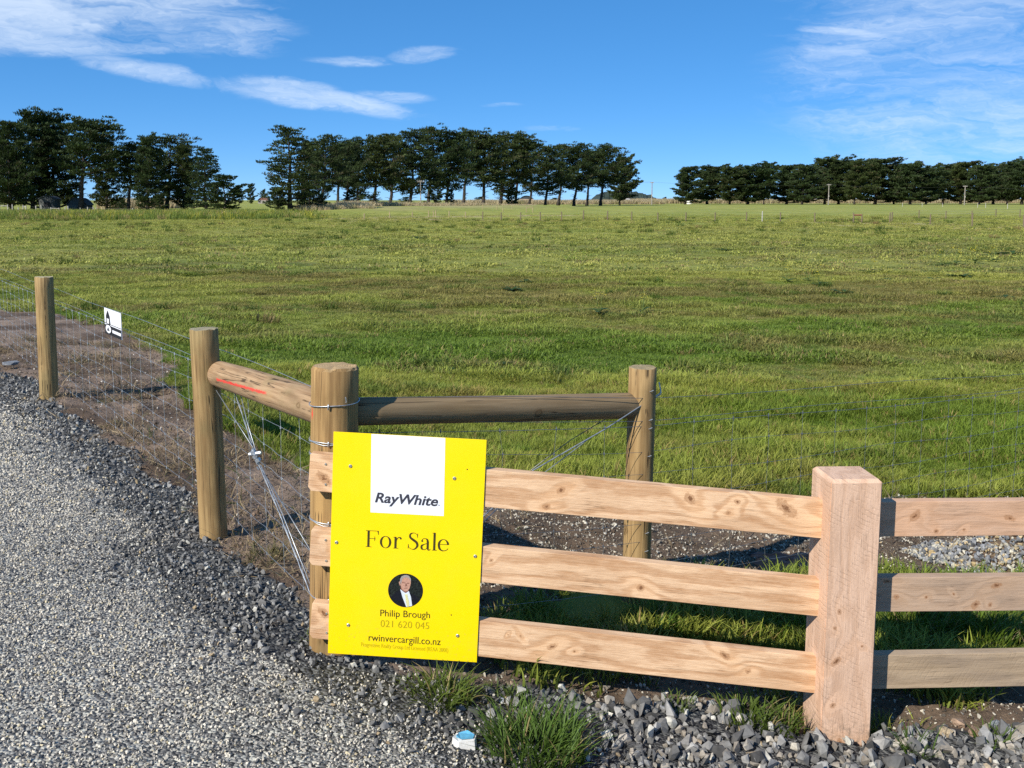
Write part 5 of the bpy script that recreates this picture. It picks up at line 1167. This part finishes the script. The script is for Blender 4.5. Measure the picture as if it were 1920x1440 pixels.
grey_iron = plain('grey_iron', (.05, .062, .072), .6, .1, .15, .6); cream = plain('cream_wall', (.34, .31, .28), .85, 0, .1, .5); red_iron = plain('red_iron', (.19, .095, .075), .7, 0, .1, .5)
shed('shed', 'low grey curved roof shed under the left conifers', 126, 163, 214, 1.3, 2.9, plain('dark_boards', (.10, .10, .095), .85, 0, .2, 1), grey_iron)
shed('shed', 'small grey iron shed wall behind the left paddock fence', 74, 104, 214, 2.6, 3.3, plain('grey_boards', (.08, .085, .082), .8, 0, .2, 1), grey_iron, 1)
shed('house', 'tiny far house with a dull red roof in the left gap', 484, 504, 640, 2.2, 4.4, cream, red_iron, 3)
shed('house', 'tiny far pinkish house seen between middle trunks', 974, 1000, 620, 3.0, 5.2, plain('pink_wall', (.55, .38, .33), .85, 0, .1, .5), grey_iron, 3)
shed('shed', 'tiny pale shed below the right end of the middle shelterbelt', 1167, 1182, 560, 2.6, 4.0, cream, plain('pale_iron', (.5, .5, .5), .6, 0, .1, .5), 1)
g = GD(1292.5, 560); e = empty('water_tank', g, 'small white water tank under the first right hand conifers', 'tank'); mb = MB(); mb.tube([(0, 0, -.2), (0, 0, 2.3), (0, 0, 2.7), (0, 0, 2.9)], [1.5, 1.5, 1.2, .3], 16); obj('body', mb.mesh('body', plain('tank_white', (.75, .74, .7), .6, 0, .05, 1)), e, g)
mb = MB(); mb.tube([(0, 0, 2.85), (0, 0, 3.0)], .35, 10); obj('lid', mb.mesh('lid', pfg), e, g)

# ------------------------------------------------------------------ weeds and grass clumps that stand apart
def clump(px, py, R_, n, h0, h1_, wd, lean, label, seed, col=(.075, .125, .018), name='grass_clump', cat='grass', group='grass clumps along the rails'):
    g = G(px, py); g.z = float(height(np.array([g.x]), np.array([g.y]))[0]) - .01
    me = blades_mesh(name, n, R_, h0, h1_, wd, seed, lean, MAT['leaf'], 4, tuple(c * 1.5 for c in col), tuple(c * .6 for c in col))
    ca = me.color_attributes['bcol'].data; nv_ = len(ca) // n; rq = random.Random(seed + 5)
    for b_ in range(n):
        if rq.random() < .07:
            k_ = rq.uniform(.7, 1.2)
            for v_ in range(b_ * nv_, (b_ + 1) * nv_): ca[v_].color = (.34 * k_, .27 * k_, .12 * k_, 1)
    o = obj(name, me, None, g); tag(o, label, cat, group, None); return o
clump(1005, 1412, .17, 520, .08, .20, .0040, .85, 'big shaggy grass tussock on the gravel below the rails', 1, (.078, .135, .022))
clump(832, 1312, .12, 200, .05, .14, 0.0040, 1.0, 'green grass tuft on the gravel below the sign', 2, (.085, .125, .022))
clump(940, 1312, .09, 90, .03, .08, 0.0040, 1.0, 'thin grass tuft under the right corner of the sign', 3, (.075, .11, .022))
clump(775, 1285, .06, 60, .02, .06, 0.0040, .9, 'small weedy tuft at the foot of the strainer post', 4, (.08, .12, .02))
clump(1270, 1330, .06, 60, .03, .09, 0.0037, .9, 'small pale weed tuft among gravel below the bottom rail', 5, (.11, .15, .03))
clump(1400, 1352, .12, 170, .04, .12, 0.0043, .8, 'grass strip growing left of the square post', 6, (.085, .125, .018))
clump(1462, 1368, .08, 110, .04, .13, 0.0043, .9, 'grass tuft touching the left foot of the square post', 7, (.085, .13, .018))
clump(1225, 1185, .13, 230, .07, .18, 0.0047, .8, 'grass clump seen through the lower gap left of centre', 8, (.07, .125, .012))
clump(1330, 1165, .16, 260, .07, .17, 0.0047, .8, 'grass clump seen through the lower gap in mid bay', 9, (.07, .125, .012))
clump(1450, 1180, .16, 280, .07, .18, 0.0047, .8, 'grass clump seen through the lower gap beside the square post', 10, (.075, .13, .014))
clump(1720, 1180, .17, 300, .08, .20, 0.0050, .8, 'grass clump in the lower gap just right of the square post', 11, (.09, .145, .016))
clump(1840, 1190, .18, 320, .08, .20, 0.0050, .8, 'grass clump in the lower gap at the right edge', 12, (.09, .145, .016))
clump(1720, 1410, .06, 60, .04, .12, 0.0037, 1.0, 'sparse grass blades among coarse gravel at bottom right', 13, (.07, .12, .02))
clump(1860, 1392, .07, 60, .03, .09, 0.0037, 1.0, 'few grass blades beside the rocks at bottom right', 14, (.075, .12, .02))
clump(500, 1040, .10, 140, .03, .12, 0.0037, 1.4, 'withered grass tuft between the brace post and the strainer', 15, (.16, .14, .06))
clump(1655, 720 + 85, .01, 4, .02, .03, .002, 1, 'tiny grass wisp in the near pasture at right', 16) if False else None
def leafy(px, py, D, s, label, seed, col, nl=9, name='dock_plant', flowers=0, stem=.0):
    """rosette of broad leaves, or a stalked weed with yellow flower heads"""
    rg = random.Random(seed); g = G(px, py) if D is None else GD(px, D); g.z = float(height(np.array([g.x]), np.array([g.y]))[0])
    e = empty(name, g, label, 'plant', 'weeds standing in the pasture'); V = []; F = []; C = []
    for k in range(nl):
        a = k * 2.4 + rg.uniform(-.4, .4); L = s * rg.uniform(.6, 1.1); wd = L * rg.uniform(.16, .24); rise = rg.uniform(.25, .8); z0 = stem * rg.random(); i0 = len(V); sh = rg.uniform(.75, 1.25)
        for u, w_ in ((0, .12), (.25, .7), (.55, 1), (.85, .55), (1, .02)):
            x = L * u; z = z0 + rise * L * (u - .75 * u * u); c, s_ = math.cos(a), math.sin(a)
            for sg_ in (-1, 0, 1): V.append((x * c - sg_ * wd * w_ * s_, x * s_ + sg_ * wd * w_ * c, z + (.02 * s if sg_ else -.01 * s))); C.append(tuple(q * sh for q in col))
        for r in range(4):
            for j in range(2): b = i0 + r * 3 + j; F.append((b, b + 1, b + 4, b + 3))
    me = mesh_np('leaves', V, np.array(F), MAT['leaf'], True); at = me.color_attributes.new('bcol', 'FLOAT_COLOR', 'POINT'); at.data.foreach_set('color', np.concatenate([np.array(C), np.ones((len(C), 1))], 1).astype(np.float32).ravel()); obj('leaves', me, e, g)
    if flowers:
        mb = MB(); fb = MB()
        for k in range(max(3, flowers // 5)):
            a = rg.uniform(0, 6.28); top = Vector((math.cos(a) * s * .35, math.sin(a) * s * .35, s * rg.uniform(1.0, 1.7))); mb.tube([(0, 0, 0), tuple(top * .5 + Vector((0, 0, .03))), tuple(top)], [.006, .005, .003], 4, False)
            for j in range(5): 
                q = top + Vector((rg.gauss(0, .10), rg.gauss(0, .10), rg.gauss(0, .08))) * s * 1.2; r = .022 * s / .3
                fb.poly([(q.x + r * math.cos(t), q.y + r * math.sin(t), q.z + .3 * r * math.cos(t * 2)) for t in (0, 1.26, 2.5, 3.77, 5.0)])
        obj('stems', mb.mesh('stems', MAT['weedstem']), e, g); fo = obj('flower_heads', fb.mesh('flower_heads', MAT['flower']), e, g); fo['kind'] = 'stuff'
MAT['flower'] = plain('yellow_petals', (.75, .62, .03), .6, 0, .15, 30); MAT['weedstem'] = plain('weed_stem', (.12, .17, .04), .7, 0, .2, 10)
leafy(1578, 812, None, .24, 'broad leaved dock in the near pasture behind the square post', 1, (.055, .115, .022), 11)
leafy(1540, 808, None, .18, 'smaller dock left of the broad leaved one', 2, (.05, .105, .02), 8)
for i, (px, py, s) in enumerate([(1790, 496, .42), (1765, 498, .36), (1828, 494, .40), (1535, 536, .36), (1475, 530, .32), (1515, 528, .3), (1630, 512, .34), (1125, 590, .36), (1205, 588, .28), (1860, 492, .36)]):
    lab = ['tallest yellow flowering weed right of the field centre', 'yellow flowering weed just left of the tallest one', 'yellow flowering weed just right of the tallest one', 'yellow flowering weed in the reddish grass patch', 'small yellow weed left of the reddish patch', 'low yellow weed between two others', 'lone yellow stalked weed nearer the middle right', 'yellow flowered weed in the middle of the field', 'small pale weed in the middle of the field', 'yellow weed beside the dark docks at right'][i]
    leafy(px, py, None, s, lab, 20 + i, (.07, .12, .025), 6, 'yellow_weed', 20 if i < 3 else 10, .1)
for i, (px, py, s) in enumerate([(1868, 478, .55), (1900, 476, .6), (1850, 482, .4), (1665, 528, .42), (1800, 520, .5), (1745, 526, .36), (1580, 552, .4), (1440, 468, .4), (785, 447, .7), (1355, 470, .45), (838, 450, .5), (1500, 462, .4), (960, 545, .35), (985, 530, .34), (1640, 760, .16), (930, 690, .24), (850, 700, .22), (1880, 560, .3), (1320, 575, .22), (1110, 520, .26)]):
    leafy(px, py, None, s, 'dark leafy dock, %s of those dotted over the pasture' % ORD[i], 60 + i, (.050, .092, .022), 12, 'dock_plant')

# ------------------------------------------------------------------ single rocks, litter
def rock(px, py, size, col, label, seed, flat_=.7, name='rock', cat='rock'):
    g = G(px, py); g.z = float(height(np.array([g.x]), np.array([g.y]))[0]) + size * .18
    me = stone_mesh(name, seed, None, flat_, 16); m, t, b = principled(name + '_%d' % seed, col, .85); tc = t.node('ShaderNodeTexCoord').outputs['Object']
    n = t.noise(tc, 4., 5, .65); t.l.new(t.mix(t.smooth(n, .3, .7), tuple(c * .7 for c in col), tuple(min(1, c * 1.25) for c in col)), b.inputs['Base Color']); t.l.new(t.bump(t.noise(tc, 9., 4), .5, .05), b.inputs['Normal'])
    me.materials.append(m); o = obj(name, me, None, g); o.scale = (size, size, size); o.rotation_euler.z = seed * 1.7; tag(o, label, cat, 'loose rocks by the rails')
for i, a in enumerate([(1697, 1372, .075, (.15, .09, .06), 'dark reddish brown rock right of the square post foot'), (1800, 1358, .070, (.36, .25, .17), 'tan brown rock in the middle of the verge at bottom right'), (1868, 1362, .062, (.22, .24, .25), 'upright grey rock right of the tan one'),
                       (1775, 1378, .065, (.42, .33, .21), 'flat sandy rock below the tan brown one'), (1826, 1376, .062, (.33, .22, .15), 'small brown rock just right of the tan one'), (1896, 1378, .075, (.36, .37, .36), 'pale grey flat rock near the right edge'),
                       (1705, 1390, .055, (.45, .45, .40), 'pale stone beside the reddish brown rock'), (1840, 1395, .052, (.50, .44, .32), 'cream stone between brown and grey rocks'), (1332, 1318, .060, (.30, .31, .32), 'grey rock in the grass under the bottom rail'),
                       (1338, 1352, .030, (.70, .68, .60), 'white pebble on the gravel below the bottom rail'), (1470, 1368, .030, (.68, .64, .55), 'white pebble in the grass left of the square post'), (1245, 1335, .045, (.38, .39, .40), 'grey stone beside the pale weed tuft'),
                       (940, 1318, .045, (.45, .47, .48), 'light grey stone between the sign and the big tussock'), (1910, 1032, .07, (.55, .50, .36), 'cream boulder topping the gravel heap at right edge')]):
    rock(a[0], a[1], a[2], a[3], a[4], 200 + i)
rock(18, 695, .28, (.20, .21, .22), 'flat grey slab of slate lying by the far left fence', 300, .18)
rock(440, 1185, .030, (.75, .74, .70), 'white chip of stone on the grey gravel left of the sign', 301, .5)
g = G(870, 1397); g.z += .012; e = empty('plaster_fragment', g, 'broken white fragment with a bright blue top on the gravel', 'litter')
mb = MB(); pr_ = [(-.042, -.014), (-.018, -.030), (.040, -.024), (.045, .010), (.010, .028), (-.032, .020)]
for z in (-.014, .022):
    mb.v += [(x * (1 if z < 0 else .93), y * (1 if z < 0 else .93), z + .006 * math.sin(x * 90)) for x, y in pr_]
mb.f += [tuple(range(6))[::-1], tuple(range(6, 12))] + [(k, (k + 1) % 6, (k + 1) % 6 + 6, k + 6) for k in range(6)]
obj('body', mb.mesh('body', plain('white_plaster', (.70, .69, .64), .8, 0, .1, 60)), e, g)
mb = MB(); mb.v = [(x * .72 + .004, y * .72 + .003, .026 + .006 * math.sin(x * 90)) for x, y in pr_] + [(x * .72 + .004, y * .72 + .003, .021) for x, y in pr_]; mb.f = [tuple(range(6)), tuple(range(6, 12))[::-1]] + [(k + 6, (k + 1) % 6 + 6, (k + 1) % 6, k) for k in range(6)]
obj('blue_face', mb.mesh('blue_face', plain('blue_paint', (.10, .36, .55), .6, 0, .15, 60)), e, g)
# crumpled near-black sheet standing in for an unclear dark patch on the earth
def sheet():
    g = G(1500, 1068); n = 14; V = []; F = []
    for i in range(n + 1):
        for j in range(n + 1):
            u, v = i / n - .5, j / n - .5; x = u * .55; y = v * .30 + .10 * u; sil = (abs(u) * 2) ** 3 * .06
            z = .055 * fbm(np.array([u * 5 + 9]), np.array([v * 5 + 3]), 5)[0] * (1 - sil) + .01; V.append((x + .02 * math.sin(v * 17), y + .02 * math.sin(u * 23), z + h1(g.x + x, g.y + y) - g.z))
    for i in range(n):
        for j in range(n): a = i * (n + 1) + j; F.append((a, a + n + 1, a + n + 2, a + 1))
    me = bpy.data.meshes.new('plastic_sheet'); me.from_pydata(V, [], F); me.update(); me.materials.append(plain('sheet_black', (.010, .010, .012), .6, 0, .3, 20, .2)); o = obj('plastic_sheet', me, None, g + Vector((0, 0, .012)))
    m = o.modifiers.new('thick', 'SOLIDIFY'); m.thickness = .003; tag(o, 'crumpled black sheet on stony earth behind the middle rail', 'plastic')
sheet()
